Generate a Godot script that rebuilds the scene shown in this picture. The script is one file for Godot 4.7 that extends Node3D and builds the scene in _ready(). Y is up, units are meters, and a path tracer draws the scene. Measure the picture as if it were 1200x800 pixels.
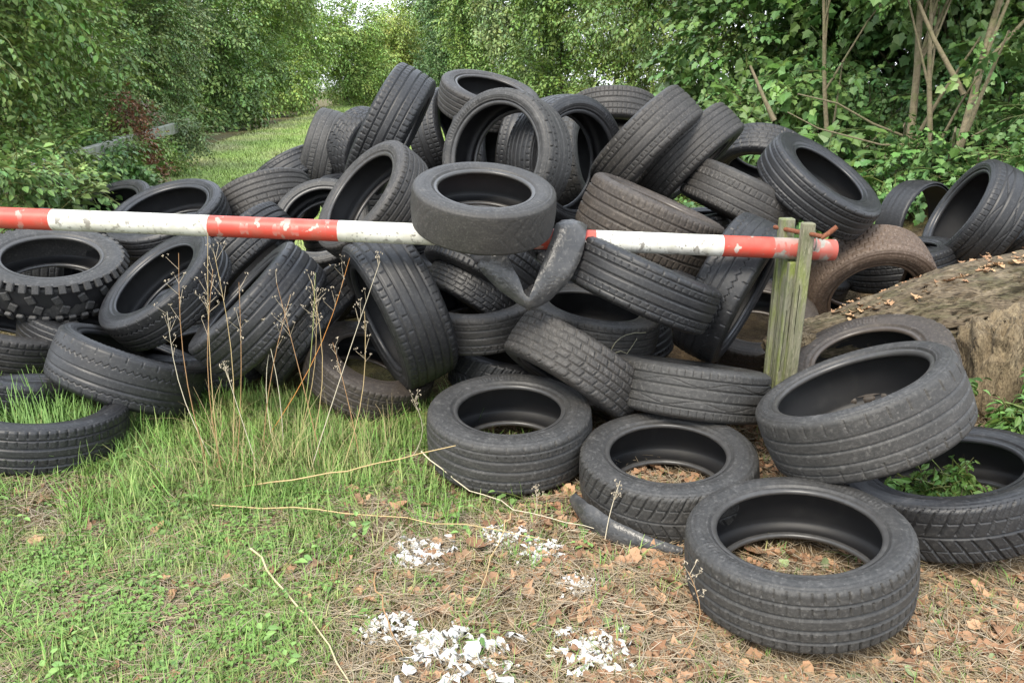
extends Node3D
# A heap of old tyres dumped across a hedge-lined grass path, behind a striped barrier pole.

const R0 := 0.32        # nominal tyre: radius and section width in metres
const W0 := 0.205
var rng := RandomNumberGenerator.new()
var taken := {}
var M := {}             # materials
var bumpy := FastNoiseLite.new()
var patchy := FastNoiseLite.new()

# [tread, rubber, centre xyz, axis of the upper face xyz, diameter, width share, rim share, roll, label]
var TYRES = [
	["rib","gray",0.820,0.137,-1.901, -0.096,0.994,-0.050, 0.646,0.30,0.70,3.91,"grey ribbed tyre lying flat on the leaf litter, nearest to the camera"],
	["vee","gray",0.557,0.098,-2.464, -0.068,0.997,0.039, 0.639,0.31,0.64,4.66,"black tyre with arrow tread lying flat, dry leaves showing in its hole"],
	["rib","gray",-0.010,0.144,-2.730, 0.002,0.998,0.070, 0.640,0.33,0.62,4.99,"black thick-walled tyre lying flat beside the tall dry grass, below the hanging rubber flap"],
	["wide","gray",1.170,0.386,-2.372, -0.406,0.895,-0.186, 0.665,0.34,0.74,5.92,"big wide grey tyre tilted towards the viewer on top of another, right of the post"],
	["mudlug","brown",1.464,0.304,-2.935, -0.413,0.909,0.062, 0.658,0.30,0.60,4.65,"brown tyre sidewall with toothed edge showing just behind the big tilted grey tyre"],
	["vee","black",1.453,0.146,-2.263, -0.247,0.965,-0.083, 0.640,0.31,0.66,5.79,"black tyre lying flat with green weeds in its hole, under the big tilted tyre"],
	["wave","gray",0.723,0.245,-2.917, 0.122,0.953,-0.277, 0.638,0.31,0.66,0.18,"grey tyre on its side showing only a worn wavy tread, left of the post foot"],
	["snow","warm",0.266,0.294,-3.011, -0.548,-0.751,0.368, 0.626,0.32,0.66,2.92,"blocky winter tyre showing its tread, leaning on the flat tyre in the middle front"],
	["rib","black",-0.502,0.473,-3.274, -0.852,-0.306,0.424, 0.695,0.36,0.68,5.92,"black tyre standing on edge with tread to the viewer, leaning right under the white band"],
	["rib","brown",-0.659,0.162,-3.347, 0.396,0.907,0.145, 0.608,0.28,0.60,4.08,"brownish tyre lying in the grass under the standing front tyre"],
	["rib","black",-1.097,0.493,-3.194, -0.665,0.733,0.141, 0.648,0.35,0.68,5.66,"black tyre leaning to the right behind the dry stalks, four-groove tread showing"],
	["zig","black",-1.599,0.523,-3.440, -0.431,0.807,0.405, 0.627,0.28,0.68,0.71,"black tyre leaning left with open hole, just below the left white band of the pole"],
	["mud","gray",-2.233,0.555,-3.653, 0.194,0.951,0.239, 0.654,0.30,0.62,2.95,"grey off-road tyre with chunky lugs below the pole at left"],
	["rib","warm",-2.399,0.304,-3.459, 0.377,0.921,-0.101, 0.648,0.30,0.70,1.55,"grey tyre cut by the left picture edge, just under the chunky off-road tyre"],
	["zig","black",-1.686,0.233,-3.166, 0.350,0.889,-0.295, 0.633,0.35,0.70,3.41,"black tyre with zigzag tread tilted on the lowest tyre at left"],
	["rib","black",-1.883,0.155,-2.792, 0.163,0.982,-0.091, 0.670,0.28,0.70,3.60,"black ribbed tyre lying in the grass at far left, lowest of the left side"],
	["rib","black",-1.881,0.703,-4.217, -0.151,0.915,0.374, 0.649,0.30,0.72,0.08,"black tyre with large dark hole rising above the left white band of the pole"],
	["rib","black",-2.621,0.594,-5.036, -0.225,0.867,0.446, 0.620,0.30,0.68,1.36,"black tyre half hidden by ivy above the left end of the white band"],
	["rib","black",-3.264,0.536,-5.525, 0.928,-0.351,-0.125, 0.600,0.32,0.66,1.76,"dark tyre tread peeping out of the ivy at far left behind the pole"],
	["rib","black",-2.480,0.553,-5.408, 0.165,0.957,0.240, 0.620,0.30,0.66,5.75,"thin black tyre edge showing behind the large-holed tyre at left rear"],
	["rib","warm",-1.499,0.710,-4.693, 0.380,-0.836,0.396, 0.622,0.36,0.66,4.81,"black tyre with domed grooved tread above the second red band from the left"],
	["rib","black",-1.473,0.534,-4.175, 0.705,-0.698,0.123, 0.633,0.34,0.66,1.00,"dark tyre seen below the red band between two leaning left tyres"],
	["rib","gray",-1.052,0.670,-4.267, -0.120,0.669,0.733, 0.568,0.28,0.72,5.01,"grey tyre facing the viewer above the red band, partly hidden by a leaning one"],
	["rib","warm",-0.638,0.909,-3.517, -0.637,0.635,0.436, 0.596,0.29,0.70,0.87,"grey tyre leaning left with deep open hole above the middle white band"],
	["rib","black",-0.653,1.187,-4.265, 0.873,-0.486,-0.021, 0.690,0.32,0.66,3.88,"black tyre standing steeply on edge, four straight grooves, top left of the heap"],
	["stripe","gray",-1.324,0.946,-5.641, 0.954,-0.298,-0.016, 0.622,0.38,0.66,0.80,"grey tyre with pale dusty groove stripes beside the grass path"],
	["snow","black",-1.022,0.976,-5.541, 0.799,-0.220,0.559, 0.601,0.34,0.62,0.01,"black tyre with small tread blocks behind the pale-striped tyre"],
	["worn","dust",-0.108,0.980,-2.941, 0.078,0.965,0.250, 0.552,0.30,0.63,5.47,"smooth worn grey tyre lying on top of the striped pole"],
	["rib","gray",-0.030,1.082,-3.772, -0.549,0.232,0.803, 0.638,0.35,0.73,1.32,"large grey tyre standing upright facing the viewer, centre of the heap top"],
	["rib","warm",-0.148,1.322,-5.059, 0.221,0.930,0.293, 0.628,0.30,0.66,1.35,"grey tyre lying on the very top of the heap"],
	["rib","black",-0.448,1.096,-5.211, 0.906,0.267,0.328, 0.621,0.34,0.66,6.17,"dark grey tyre wedged behind the steep tyre at the heap top"],
	["rib","black",0.096,1.039,-4.968, 0.937,-0.102,0.333, 0.619,0.34,0.66,5.48,"ribbed tyre seen through the hole of the large upright tyre, right side"],
	["snow","black",-0.187,1.015,-4.971, 0.955,0.104,0.278, 0.621,0.34,0.66,1.82,"blocky tyre seen through the hole of the large upright tyre, left side"],
	["rib","black",0.283,1.045,-4.018, 0.610,0.047,0.791, 0.665,0.31,0.72,6.04,"black upright tyre with wide open hole right of the large upright centre tyre"],
	["snow","gray",0.396,0.969,-4.934, 0.905,0.199,0.376, 0.620,0.34,0.66,3.39,"grey blocky tyre seen through the black upright tyre's hole"],
	["rib","warm",0.688,1.208,-5.494, -0.044,-0.916,0.399, 0.620,0.34,0.66,4.26,"grey domed tyre tread behind the two slanted tyres at top"],
	["rib","warm",0.712,1.123,-4.205, 0.690,-0.675,0.261, 0.643,0.35,0.66,1.29,"grey wide tyre slanting up to the right, left one of the slanted pair"],
	["rib","warm",0.974,1.045,-4.323, 0.665,-0.676,0.318, 0.639,0.31,0.66,5.91,"grey narrower tyre slanting up to the right, right one of the slanted pair"],
	["rib","brown",0.641,0.802,-3.564, 0.386,0.922,0.006, 0.660,0.38,0.72,4.34,"brownish tyre with thin rim edge above the right white band of the pole"],
	["rib","black",0.524,0.653,-3.073, 0.393,0.914,-0.098, 0.661,0.30,0.68,6.07,"black tyre under the right white band with chalk scribble on its tread"],
	["rib","gray",0.361,0.382,-3.372, 0.148,0.989,0.028, 0.635,0.31,0.66,5.61,"black tyre lying flat below the chalk-marked tyre"],
	["zig","black",0.969,0.554,-3.322, 0.814,-0.352,0.462, 0.669,0.32,0.66,1.88,"black tyre standing on edge beside the wooden post, tread to the viewer"],
	["rib","brown",1.285,0.202,-3.879, -0.135,0.906,0.402, 0.637,0.30,0.64,2.27,"dark brown tyre low behind the standing tyre at the wooden post"],
	["stripe","warm",1.211,0.842,-4.096, -0.441,-0.896,0.056, 0.625,0.34,0.66,1.04,"grey tyre with a row of pale slits, below the slanted pair"],
	["rib","black",1.559,0.934,-3.952, 0.435,0.808,0.396, 0.637,0.29,0.62,0.92,"black tyre tilted to the right with oval hole, above the post top"],
	["snow","black",1.704,0.921,-5.350, -0.304,-0.766,0.567, 0.620,0.34,0.66,0.41,"dark tyre arch behind the slanted pair near the maple leaves"],
	["brick","mud",1.885,0.410,-3.948, -0.057,-0.439,0.897, 0.656,0.35,0.64,1.89,"mud-brown tyre standing upright behind the log, right of the post"],
	["wave","black",2.717,0.675,-4.490, -0.884,0.426,-0.194, 0.660,0.40,0.72,3.79,"black low-profile tyre standing on the bank at the right edge"],
	["rib","black",3.051,0.631,-4.487, -0.776,0.575,-0.259, 0.586,0.32,0.66,0.02,"dark tyre half out of view behind the low-profile tyre at right edge"],
	["rib","black",-0.125,0.567,-3.726, -0.481,-0.790,0.381, 0.622,0.34,0.66,4.26,"dark tyre tread under the pole, behind the hanging rubber flap"],
	["snow","black",-0.180,0.407,-3.685, -0.536,-0.747,0.394, 0.556,0.28,0.66,2.12,"small tyre stuck on edge inside a grey lying tyre, left of the flap"],
	["rib","warm",-0.154,0.414,-3.459, -0.063,0.990,0.129, 0.617,0.30,0.70,1.95,"grey tyre lying below the pole with another tyre stuck inside"],
	["rib","black",-0.079,0.472,-3.917, 0.831,0.195,0.521, 0.597,0.30,0.72,5.14,"dark tyre ring seen between the two arms of the rubber flap"],
	["vee","black",-0.016,0.105,-3.495, 0.169,0.982,-0.088, 0.594,0.32,0.66,3.02,"dark tyre low in the gap left of the blocky winter tyre"],
	["rib","black",-1.532,0.127,-3.611, -0.038,0.999,0.010, 0.600,0.32,0.66,1.98,"dark tyre in the gap under the leaning tyre with stalks in front"],
	["snow","black",-0.979,0.330,-3.512, 0.756,-0.648,0.086, 0.617,0.32,0.66,3.02,"black blocky-tread tyre between the two leaning front tyres, behind the dry stalks"],
	["rib","black",-2.691,0.450,-4.416, 0.921,-0.242,-0.305, 0.599,0.34,0.66,4.43,"dark ribbed tyre seen through the hole of the chunky off-road tyre"],
	["brick","gray",-2.668,0.284,-4.323, 0.208,0.971,0.119, 0.619,0.30,0.62,0.36,"grey blocky tyre lying under the chunky off-road tyre"],
	["rib","black",-2.098,0.268,-3.632, 0.312,0.948,-0.059, 0.617,0.28,0.66,6.12,"dark smooth tyre in the gap below the chunky off-road tyre"],
	["rib","black",-2.167,0.198,-3.148, 0.283,0.951,-0.127, 0.633,0.24,0.66,0.14,"dark tyre beneath the tyre at the left picture edge"],
	["rib","black",-1.570,0.782,-5.586, 0.530,-0.805,0.268, 0.622,0.32,0.66,4.71,"dark tyre tread lying behind the domed tyre by the grass path"],
	["rib","black",-1.090,0.124,-4.720, -0.076,0.986,-0.151, 0.616,0.32,0.66,5.31,"dark tyre lying deep inside the heap, hidden among others"],
	["rib","black",-0.449,0.130,-4.355, -0.153,0.967,-0.203, 0.613,0.32,0.66,0.11,"dark tyre lying deep inside the heap, hidden among others"],
	["rib","black",0.200,0.155,-4.221, 0.103,0.936,0.338, 0.607,0.32,0.66,4.95,"dark tyre lying deep inside the heap, hidden among others"],
	["rib","black",0.847,0.101,-4.737, -0.095,0.995,-0.019, 0.618,0.32,0.66,2.30,"dark tyre lying deep inside the heap, hidden among others"],
	["rib","black",-0.348,0.119,-5.115, -0.165,0.986,0.029, 0.616,0.32,0.66,3.63,"dark tyre lying deep inside the heap, hidden among others"],
	["rib","black",0.349,0.109,-5.184, 0.081,0.993,-0.080, 0.618,0.32,0.66,0.06,"dark tyre lying deep inside the heap, hidden among others"],
	["rib","black",-0.300,0.328,-4.706, -0.091,0.996,0.001, 0.614,0.32,0.66,0.29,"dark tyre lying deep inside the heap, hidden among others"],
	["rib","black",0.403,0.312,-4.779, 0.228,0.969,0.097, 0.624,0.32,0.66,1.14,"dark tyre lying deep inside the heap, hidden among others"],
	["rib","black",0.052,0.550,-4.892, 0.084,0.996,0.039, 0.619,0.32,0.66,6.00,"dark tyre lying deep inside the heap, hidden among others"],
	["rib","black",1.094,0.116,-5.372, -0.012,0.989,-0.150, 0.617,0.32,0.66,1.23,"dark tyre lying deep inside the heap, hidden among others"],
	["rib","black",0.750,0.547,-5.002, 0.003,0.998,0.067, 0.620,0.32,0.66,4.75,"dark tyre lying deep inside the heap, hidden among others"],
	["rib","black",0.701,0.318,-5.308, -0.149,0.989,-0.005, 0.621,0.32,0.66,5.84,"dark tyre lying deep inside the heap, hidden among others"],
	["rib","black",-0.147,0.747,-5.194, -0.169,0.981,0.091, 0.619,0.32,0.66,5.92,"dark tyre lying deep inside the heap, hidden among others"],
	["rib","black",1.556,0.330,-5.026, 0.032,0.999,0.024, 0.623,0.32,0.66,2.16,"dark tyre lying deep inside the heap, hidden among others"],
	["rib","black",-1.005,0.308,-5.230, -0.159,0.985,0.070, 0.624,0.32,0.66,2.23,"dark tyre lying deep inside the heap, hidden among others"],
	["rib","black",-0.703,0.527,-5.075, -0.095,0.970,0.226, 0.617,0.32,0.66,3.30,"dark tyre lying deep inside the heap, hidden among others"],
	["rib","black",-1.182,0.109,-3.930, 0.061,0.994,-0.089, 0.616,0.32,0.66,4.87,"dark tyre lying deep inside the heap, hidden among others"],
	["rib","black",-1.827,0.175,-4.259, -0.074,0.995,0.059, 0.613,0.32,0.66,0.68,"dark tyre lying deep inside the heap, hidden among others"],
	["rib","black",-0.737,0.322,-4.151, 0.087,0.990,-0.112, 0.612,0.32,0.66,4.70,"dark tyre lying deep inside the heap, hidden among others"],
	["rib","black",-1.497,0.126,-4.980, 0.141,0.988,-0.063, 0.618,0.32,0.66,5.01,"dark tyre lying deep inside the heap, hidden among others"],
	["rib","black",-2.366,0.198,-4.835, 0.085,0.990,0.114, 0.611,0.32,0.66,5.40,"dark tyre lying deep inside the heap, hidden among others"],
	["rib","black",1.752,0.292,-4.618, 0.266,0.953,0.142, 0.622,0.32,0.66,0.23,"dark tyre lying deep inside the heap, hidden among others"],
	["rib","black",2.318,0.398,-4.509, -0.220,0.974,-0.056, 0.622,0.32,0.66,5.94,"dark tyre lying deep inside the heap, hidden among others"],
	["rib","black",0.545,0.132,-3.861, -0.229,0.972,-0.054, 0.613,0.32,0.66,0.57,"dark tyre lying deep inside the heap, hidden among others"],
	["rib","black",-0.102,0.304,-4.348, 0.209,0.964,-0.163, 0.620,0.32,0.66,2.14,"dark tyre lying deep inside the heap, hidden among others"],
	["rib","black",-0.988,0.548,-4.747, -0.232,0.973,-0.020, 0.619,0.32,0.66,3.84,"dark tyre lying deep inside the heap, hidden among others"],
	["rib","black",-0.951,0.746,-5.074, 0.047,0.999,-0.005, 0.617,0.32,0.66,5.77,"dark tyre lying deep inside the heap, hidden among others"],
	["rib","black",1.050,0.593,-4.598, -0.107,0.991,-0.078, 0.620,0.32,0.66,2.13,"dark tyre lying deep inside the heap, hidden among others"],
	["rib","black",1.301,0.342,-4.477, -0.076,0.996,-0.042, 0.624,0.32,0.66,5.80,"dark tyre lying deep inside the heap, hidden among others"],
]

# ------------------------------------------------------------------ mesh collector
class MB:
	var v := PackedVector3Array()
	var n := PackedVector3Array()
	var c := PackedColorArray()
	var uv := PackedVector2Array()
	var ix := PackedInt32Array()
	func add(p: Vector3, nn: Vector3, col := Color.WHITE, t := Vector2.ZERO) -> int:
		v.push_back(p); n.push_back(nn); c.push_back(col); uv.push_back(t)
		return v.size() - 1
	func tri(a: int, b: int, d: int) -> void:
		var g := (v[b] - v[a]).cross(v[d] - v[a])
		if g.dot(n[a] + n[b] + n[d]) > 0.0:
			ix.push_back(a); ix.push_back(d); ix.push_back(b)
		else:
			ix.push_back(a); ix.push_back(b); ix.push_back(d)
	func quad(a: int, b: int, d: int, e: int) -> void:
		tri(a, b, d); tri(a, d, e)
	func flat(p: Array, toward: Vector3, col := Color.WHITE) -> void:   # flat convex polygon, normal on the side of toward
		var nn: Vector3 = (p[1] - p[0]).cross(p[2] - p[0]).normalized()
		if nn.dot(toward) < 0.0:
			nn = -nn
		var s := v.size()
		for q in p:
			add(q, nn, col)
		for k in range(1, p.size() - 1):
			tri(s, s + k, s + k + 1)
	func rows(s: int, nr: int, nc: int, closed := false) -> void:       # joins a grid of nr x nc vertices that starts at s
		for r in range(nr - 1):
			for k in range(nc if closed else nc - 1):
				var k2 := (k + 1) % nc
				quad(s + r * nc + k, s + r * nc + k2, s + (r + 1) * nc + k2, s + (r + 1) * nc + k)
	func tube(path: Array, radii: Array, sides := 6, col := Color.WHITE, ends := true) -> void:
		var s := v.size()
		var up := Vector3.UP
		var d0: Vector3 = (path[1] - path[0]).normalized()
		if absf(d0.dot(up)) > 0.9:
			up = Vector3.RIGHT
		var len := 0.0
		for i in path.size():
			var d: Vector3 = (path[mini(i + 1, path.size() - 1)] - path[maxi(i - 1, 0)]).normalized()
			var a := d.cross(up).normalized()
			var b := a.cross(d).normalized()
			up = b
			if i > 0:
				len += (path[i] - path[i - 1]).length()
			for k in sides:
				var t := TAU * k / sides
				var o := a * cos(t) + b * sin(t)
				add(path[i] + o * radii[i], o, col, Vector2(float(k) / sides, len))
		rows(s, path.size(), sides, true)
		if ends:
			for e in 2:
				var i: int = 0 if e == 0 else path.size() - 1
				if radii[i] < 0.0015:
					continue
				var d: Vector3 = (path[0] - path[1]).normalized() if e == 0 else (path[i] - path[i - 1]).normalized()
				var q := []
				for k in sides:
					q.append(v[s + i * sides + k])
				flat(q, d, col)
	func box(at: Vector3, size: Vector3, bs := Basis.IDENTITY, bevel := 0.0, col := Color.WHITE) -> void:
		var h := size * 0.5
		for ax in 3:
			for sg in [-1.0, 1.0]:
				var u: int = (ax + 1) % 3
				var w: int = (ax + 2) % 3
				var q := []
				for e in [[-1, -1], [1, -1], [1, 1], [-1, 1]]:
					var p := Vector3.ZERO
					p[ax] = h[ax] * sg
					p[u] = (h[u] - bevel) * e[0]
					p[w] = (h[w] - bevel) * e[1]
					q.append(at + bs * p)
				var nn := Vector3.ZERO
				nn[ax] = sg
				flat(q, bs * nn, col)
		if bevel > 0.0:
			for ax in 3:                               # twelve bevelled edges
				var u: int = (ax + 1) % 3
				var w: int = (ax + 2) % 3
				for a in [-1.0, 1.0]:
					for b in [-1.0, 1.0]:
						var q := []
						for e in [[-1, 0], [1, 0], [1, 1], [-1, 1]]:
							var p := Vector3.ZERO
							p[ax] = (h[ax] - bevel) * e[0]
							p[u] = (h[u] if e[1] == 0 else h[u] - bevel) * a
							p[w] = (h[w] - bevel if e[1] == 0 else h[w]) * b
							q.append(at + bs * p)
						var nn := Vector3.ZERO
						nn[u] = a; nn[w] = b
						flat(q, bs * nn, col)
			for a in [-1.0, 1.0]:
				for b in [-1.0, 1.0]:
					for d in [-1.0, 1.0]:
						var k := h - Vector3.ONE * bevel
						var q := [at + bs * Vector3(h.x * a, k.y * b, k.z * d), at + bs * Vector3(k.x * a, h.y * b, k.z * d), at + bs * Vector3(k.x * a, k.y * b, h.z * d)]
						flat(q, bs * Vector3(a, b, d), col)
	func mesh() -> ArrayMesh:
		var arr := []
		arr.resize(Mesh.ARRAY_MAX)
		arr[Mesh.ARRAY_VERTEX] = v
		arr[Mesh.ARRAY_NORMAL] = n
		arr[Mesh.ARRAY_COLOR] = c
		arr[Mesh.ARRAY_TEX_UV] = uv
		arr[Mesh.ARRAY_INDEX] = ix
		var m := ArrayMesh.new()
		m.add_surface_from_arrays(Mesh.PRIMITIVE_TRIANGLES, arr)
		return m

# ------------------------------------------------------------------ scene helpers
func numbered(called: String) -> String:
	if not taken.has(called):
		taken[called] = 0
		return called
	taken[called] += 1
	return "%s_%03d" % [called, taken[called]]

func tag(o: Node3D, label: String, category: String, group := "", kind := "") -> Node3D:
	if label: o.set_meta("label", label)
	if category: o.set_meta("category", category)
	if group: o.set_meta("group", group)
	if kind: o.set_meta("kind", kind)
	return o

func thing(called: String, label: String, category: String, group := "", at := Vector3.ZERO) -> Node3D:
	var o := Node3D.new()
	o.name = numbered(called)
	add_child(o)
	o.position = at
	return tag(o, label, category, group)

func part(called: String, m: Mesh, mat: Material, parent: Node3D) -> MeshInstance3D:
	var o := MeshInstance3D.new()
	o.name = numbered(called) if parent == self else called
	o.mesh = m
	o.material_override = mat
	parent.add_child(o, true)
	return o

func scatter(called: String, m: Mesh, mat: Material, xf: Array, cols: Array, parent: Node3D) -> MultiMeshInstance3D:
	var mm := MultiMesh.new()
	mm.transform_format = MultiMesh.TRANSFORM_3D
	mm.use_colors = true
	mm.mesh = m
	mm.instance_count = xf.size()
	for i in xf.size():
		mm.set_instance_transform(i, xf[i])
		mm.set_instance_color(i, cols[i])
	var o := MultiMeshInstance3D.new()
	o.name = numbered(called) if parent == self else called
	o.multimesh = mm
	o.material_override = mat
	parent.add_child(o, true)
	return o

func ss(a: float, b: float, x: float) -> float:
	return smoothstep(a, b, x)

func gh(x: float, z: float) -> float:                  # height of the ground
	var d := -z
	var h := 0.10 * ss(1.1, 2.3, -x) * ss(1.5, 2.6, d)
	var xx := x + 0.13 * maxf(d - 5.0, 0.0)
	h += ss(2.3, 3.4, d) * (0.55 * ss(1.3, 3.6, xx) + 0.25 * clampf(xx - 3.0, 0.0, 1.6))
	h += bumpy.get_noise_2d(x * 60.0, z * 60.0) * 0.018 - 0.006
	return h

func on(x: float, z: float, up := 0.0) -> Vector3:
	return Vector3(x, gh(x, z) + up, z)

# ------------------------------------------------------------------ textures and materials
func noise_bytes(size: int, freq: float, sd: int, oct := 4) -> PackedByteArray:
	var f := FastNoiseLite.new()
	f.seed = sd
	f.frequency = freq
	f.fractal_octaves = oct
	f.noise_type = FastNoiseLite.TYPE_SIMPLEX_SMOOTH
	var im := f.get_seamless_image(size, size, false, false, 0.15, true)
	im.convert(Image.FORMAT_L8)
	return im.get_data()

func ramp_tex(size: int, layers: Array) -> ImageTexture:
	# layers: [bytes, low, high, colour, amount]; the first entry is the base colour
	var px := PackedByteArray()
	px.resize(size * size * 3)
	var base: Color = layers[0]
	for i in size * size:
		var r := base.r
		var g := base.g
		var b := base.b
		for k in range(1, layers.size()):
			var l = layers[k]
			var t: float = clampf((l[0][i] / 255.0 - l[1]) / (l[2] - l[1]), 0.0, 1.0) * l[4]
			var cc: Color = l[3]
			r = lerpf(r, cc.r, t); g = lerpf(g, cc.g, t); b = lerpf(b, cc.b, t)
		px[i * 3] = int(clampf(r, 0, 1) * 255.0)
		px[i * 3 + 1] = int(clampf(g, 0, 1) * 255.0)
		px[i * 3 + 2] = int(clampf(b, 0, 1) * 255.0)
	var im := Image.create_from_data(size, size, false, Image.FORMAT_RGB8, px)
	return ImageTexture.create_from_image(im)

func grey_tex(size: int, b: PackedByteArray) -> ImageTexture:
	return ImageTexture.create_from_image(Image.create_from_data(size, size, false, Image.FORMAT_L8, b))

func std(col: Color, rough: float, tex: Texture2D = null, scale := 1.0, bump: Texture2D = null, bump_cm := 0.0, vcol := false) -> StandardMaterial3D:
	var m := StandardMaterial3D.new()
	m.albedo_color = col
	m.roughness = rough
	m.cull_mode = BaseMaterial3D.CULL_DISABLED
	m.vertex_color_use_as_albedo = vcol
	if tex or bump:
		m.uv1_triplanar = true
		m.uv1_scale = Vector3.ONE * scale
	if tex:
		m.albedo_texture = tex
	if bump:
		m.heightmap_enabled = true
		m.heightmap_texture = bump
		m.heightmap_scale = bump_cm
	return m

func make_materials() -> void:
	var S := 512
	var fine := noise_bytes(S, 0.06, 11, 5)
	var mid := noise_bytes(S, 0.018, 12, 5)
	var wide := noise_bytes(S, 0.006, 13, 4)
	var speck := noise_bytes(S, 0.16, 14, 2)
	M.fine_bump = grey_tex(S, fine)
	M.speck_bump = grey_tex(S, speck)
	var W := Color.WHITE
	var grit := noise_bytes(S, 0.11, 16, 3)
	var scuff := noise_bytes(S, 0.035, 15, 6)
	var rub := {   # base, dust colour, how much dust (all sRGB)
		black = [Color(0.185, 0.188, 0.200), Color(0.38, 0.375, 0.37), 0.34],
		gray = [Color(0.270, 0.267, 0.264), Color(0.48, 0.47, 0.455), 0.42],
		warm = [Color(0.262, 0.254, 0.248), Color(0.46, 0.44, 0.42), 0.45],
		dust = [Color(0.272, 0.265, 0.258), Color(0.44, 0.425, 0.40), 0.38],
		brown = [Color(0.31, 0.28, 0.255), Color(0.51, 0.46, 0.41), 0.45],
		mud = [Color(0.43, 0.355, 0.30), Color(0.63, 0.54, 0.465), 0.6],
	}
	for k in rub:
		var b: Color = rub[k][0]
		var d: Color = rub[k][1]
		var a: float = rub[k][2]
		var t := ramp_tex(S, [b, [wide, 0.40, 0.85, d, a * 0.6], [mid, 0.5, 0.85, d, a * 0.6], [fine, 0.45, 0.80, d.lightened(0.1), a * 1.1], [grit, 0.62, 0.85, b.darkened(0.45), 0.5], [speck, 0.76, 0.90, d.lightened(0.35), a * 1.4], [scuff, 0.71, 0.77, d.lightened(0.2), a * 1.3]])
		M["tread_" + k] = std(W, 0.48 if k == "black" else 0.62, t, 2.3, null, 0.0, true)
		M["side_" + k] = std(W, 0.42 if k == "black" else 0.55, t, 1.7, null, 0.0, true)
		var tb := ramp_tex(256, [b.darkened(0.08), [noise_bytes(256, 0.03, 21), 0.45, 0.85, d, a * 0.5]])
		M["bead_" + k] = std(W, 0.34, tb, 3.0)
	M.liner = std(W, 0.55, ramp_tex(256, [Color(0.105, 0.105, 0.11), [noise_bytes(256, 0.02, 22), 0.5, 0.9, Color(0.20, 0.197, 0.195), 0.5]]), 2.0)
	# paint and metal of the barrier
	var chip := noise_bytes(S, 0.03, 31, 5)
	var scratch := noise_bytes(S, 0.05, 32, 5)
	var chip2 := noise_bytes(S, 0.014, 34, 6)
	M.red = std(W, 0.45, ramp_tex(S, [Color(0.74, 0.28, 0.225), [mid, 0.4, 0.8, Color(0.66, 0.36, 0.30), 0.8], [chip2, 0.735, 0.75, Color(0.72, 0.70, 0.66), 1.0], [scratch, 0.84, 0.87, Color(0.60, 0.50, 0.45), 0.8]]), 1.3)
	M.white = std(W, 0.45, ramp_tex(S, [Color(0.85, 0.845, 0.81), [mid, 0.45, 0.9, Color(0.74, 0.73, 0.66), 0.6], [wide, 0.52, 0.75, Color(0.62, 0.61, 0.55), 0.6], [scratch, 0.74, 0.80, Color(0.40, 0.39, 0.36), 0.8], [chip2, 0.73, 0.765, Color(0.48, 0.46, 0.43), 0.85]]), 1.3)
	M.bare = std(W, 0.55, ramp_tex(S, [Color(0.60, 0.585, 0.55), [mid, 0.45, 0.7, Color(0.45, 0.43, 0.39), 0.8], [chip2, 0.50, 0.53, Color(0.68, 0.30, 0.25), 0.9]]), 1.3)
	M.rust = std(W, 0.85, ramp_tex(256, [Color(0.42, 0.24, 0.16), [noise_bytes(256, 0.06, 33), 0.4, 0.8, Color(0.56, 0.36, 0.24), 0.8]]), 8.0)
	M.wire = std(Color(0.62, 0.60, 0.57), 0.5)
	var grain := ramp_tex(S, [Color(0.47, 0.47, 0.40), [mid, 0.4, 0.75, Color(0.38, 0.41, 0.28), 0.8], [wide, 0.48, 0.7, Color(0.47, 0.52, 0.24), 0.8], [fine, 0.6, 0.9, Color(0.62, 0.60, 0.52), 0.7]])
	M.post_green = std(W, 0.9, grain, 1.0, M.fine_bump, 0.3)
	M.post_green.uv1_scale = Vector3(3.5, 0.8, 3.5)
	M.post_grey = std(W, 0.9, ramp_tex(S, [Color(0.47, 0.46, 0.38), [mid, 0.4, 0.75, Color(0.38, 0.39, 0.29), 0.8], [wide, 0.5, 0.75, Color(0.46, 0.50, 0.27), 0.7], [fine, 0.6, 0.9, Color(0.66, 0.64, 0.56), 0.7]]), 1.0, M.fine_bump, 0.3)
	M.post_grey.uv1_scale = Vector3(3.5, 0.8, 3.5)
	# ground
	M.soil = std(W, 0.95, ramp_tex(S, [Color(0.40, 0.33, 0.24), [mid, 0.35, 0.7, Color(0.50, 0.42, 0.30), 0.9], [fine, 0.5, 0.85, Color(0.27, 0.21, 0.14), 0.7], [speck, 0.75, 0.9, Color(0.62, 0.54, 0.40), 0.7]]), 1.3, M.fine_bump, 1.5, true)
	M.soil.uv1_world_triplanar = true
	# plants
	M.leaf = std(W, 0.5, null, 1.0, null, 0.0, true)
	M.leaf.backlight = Color(0.55, 0.62, 0.25)
	M.grass = std(W, 0.6, null, 1.0, null, 0.0, true)
	M.grass.backlight = Color(0.5, 0.6, 0.25)
	M.dry = std(W, 0.8, null, 1.0, null, 0.0, true)
	M.bark = std(W, 0.9, ramp_tex(S, [Color(0.50, 0.46, 0.37), [mid, 0.4, 0.7, Color(0.40, 0.365, 0.285), 0.9], [wide, 0.5, 0.8, Color(0.40, 0.42, 0.26), 0.7], [fine, 0.6, 0.9, Color(0.57, 0.50, 0.39), 0.7]]), 2.5, M.fine_bump, 0.3)
	M.darkbark = std(W, 0.95, ramp_tex(256, [Color(0.27, 0.23, 0.17), [noise_bytes(256, 0.03, 41), 0.4, 0.8, Color(0.36, 0.33, 0.24), 0.8]]), 2.0)
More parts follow.
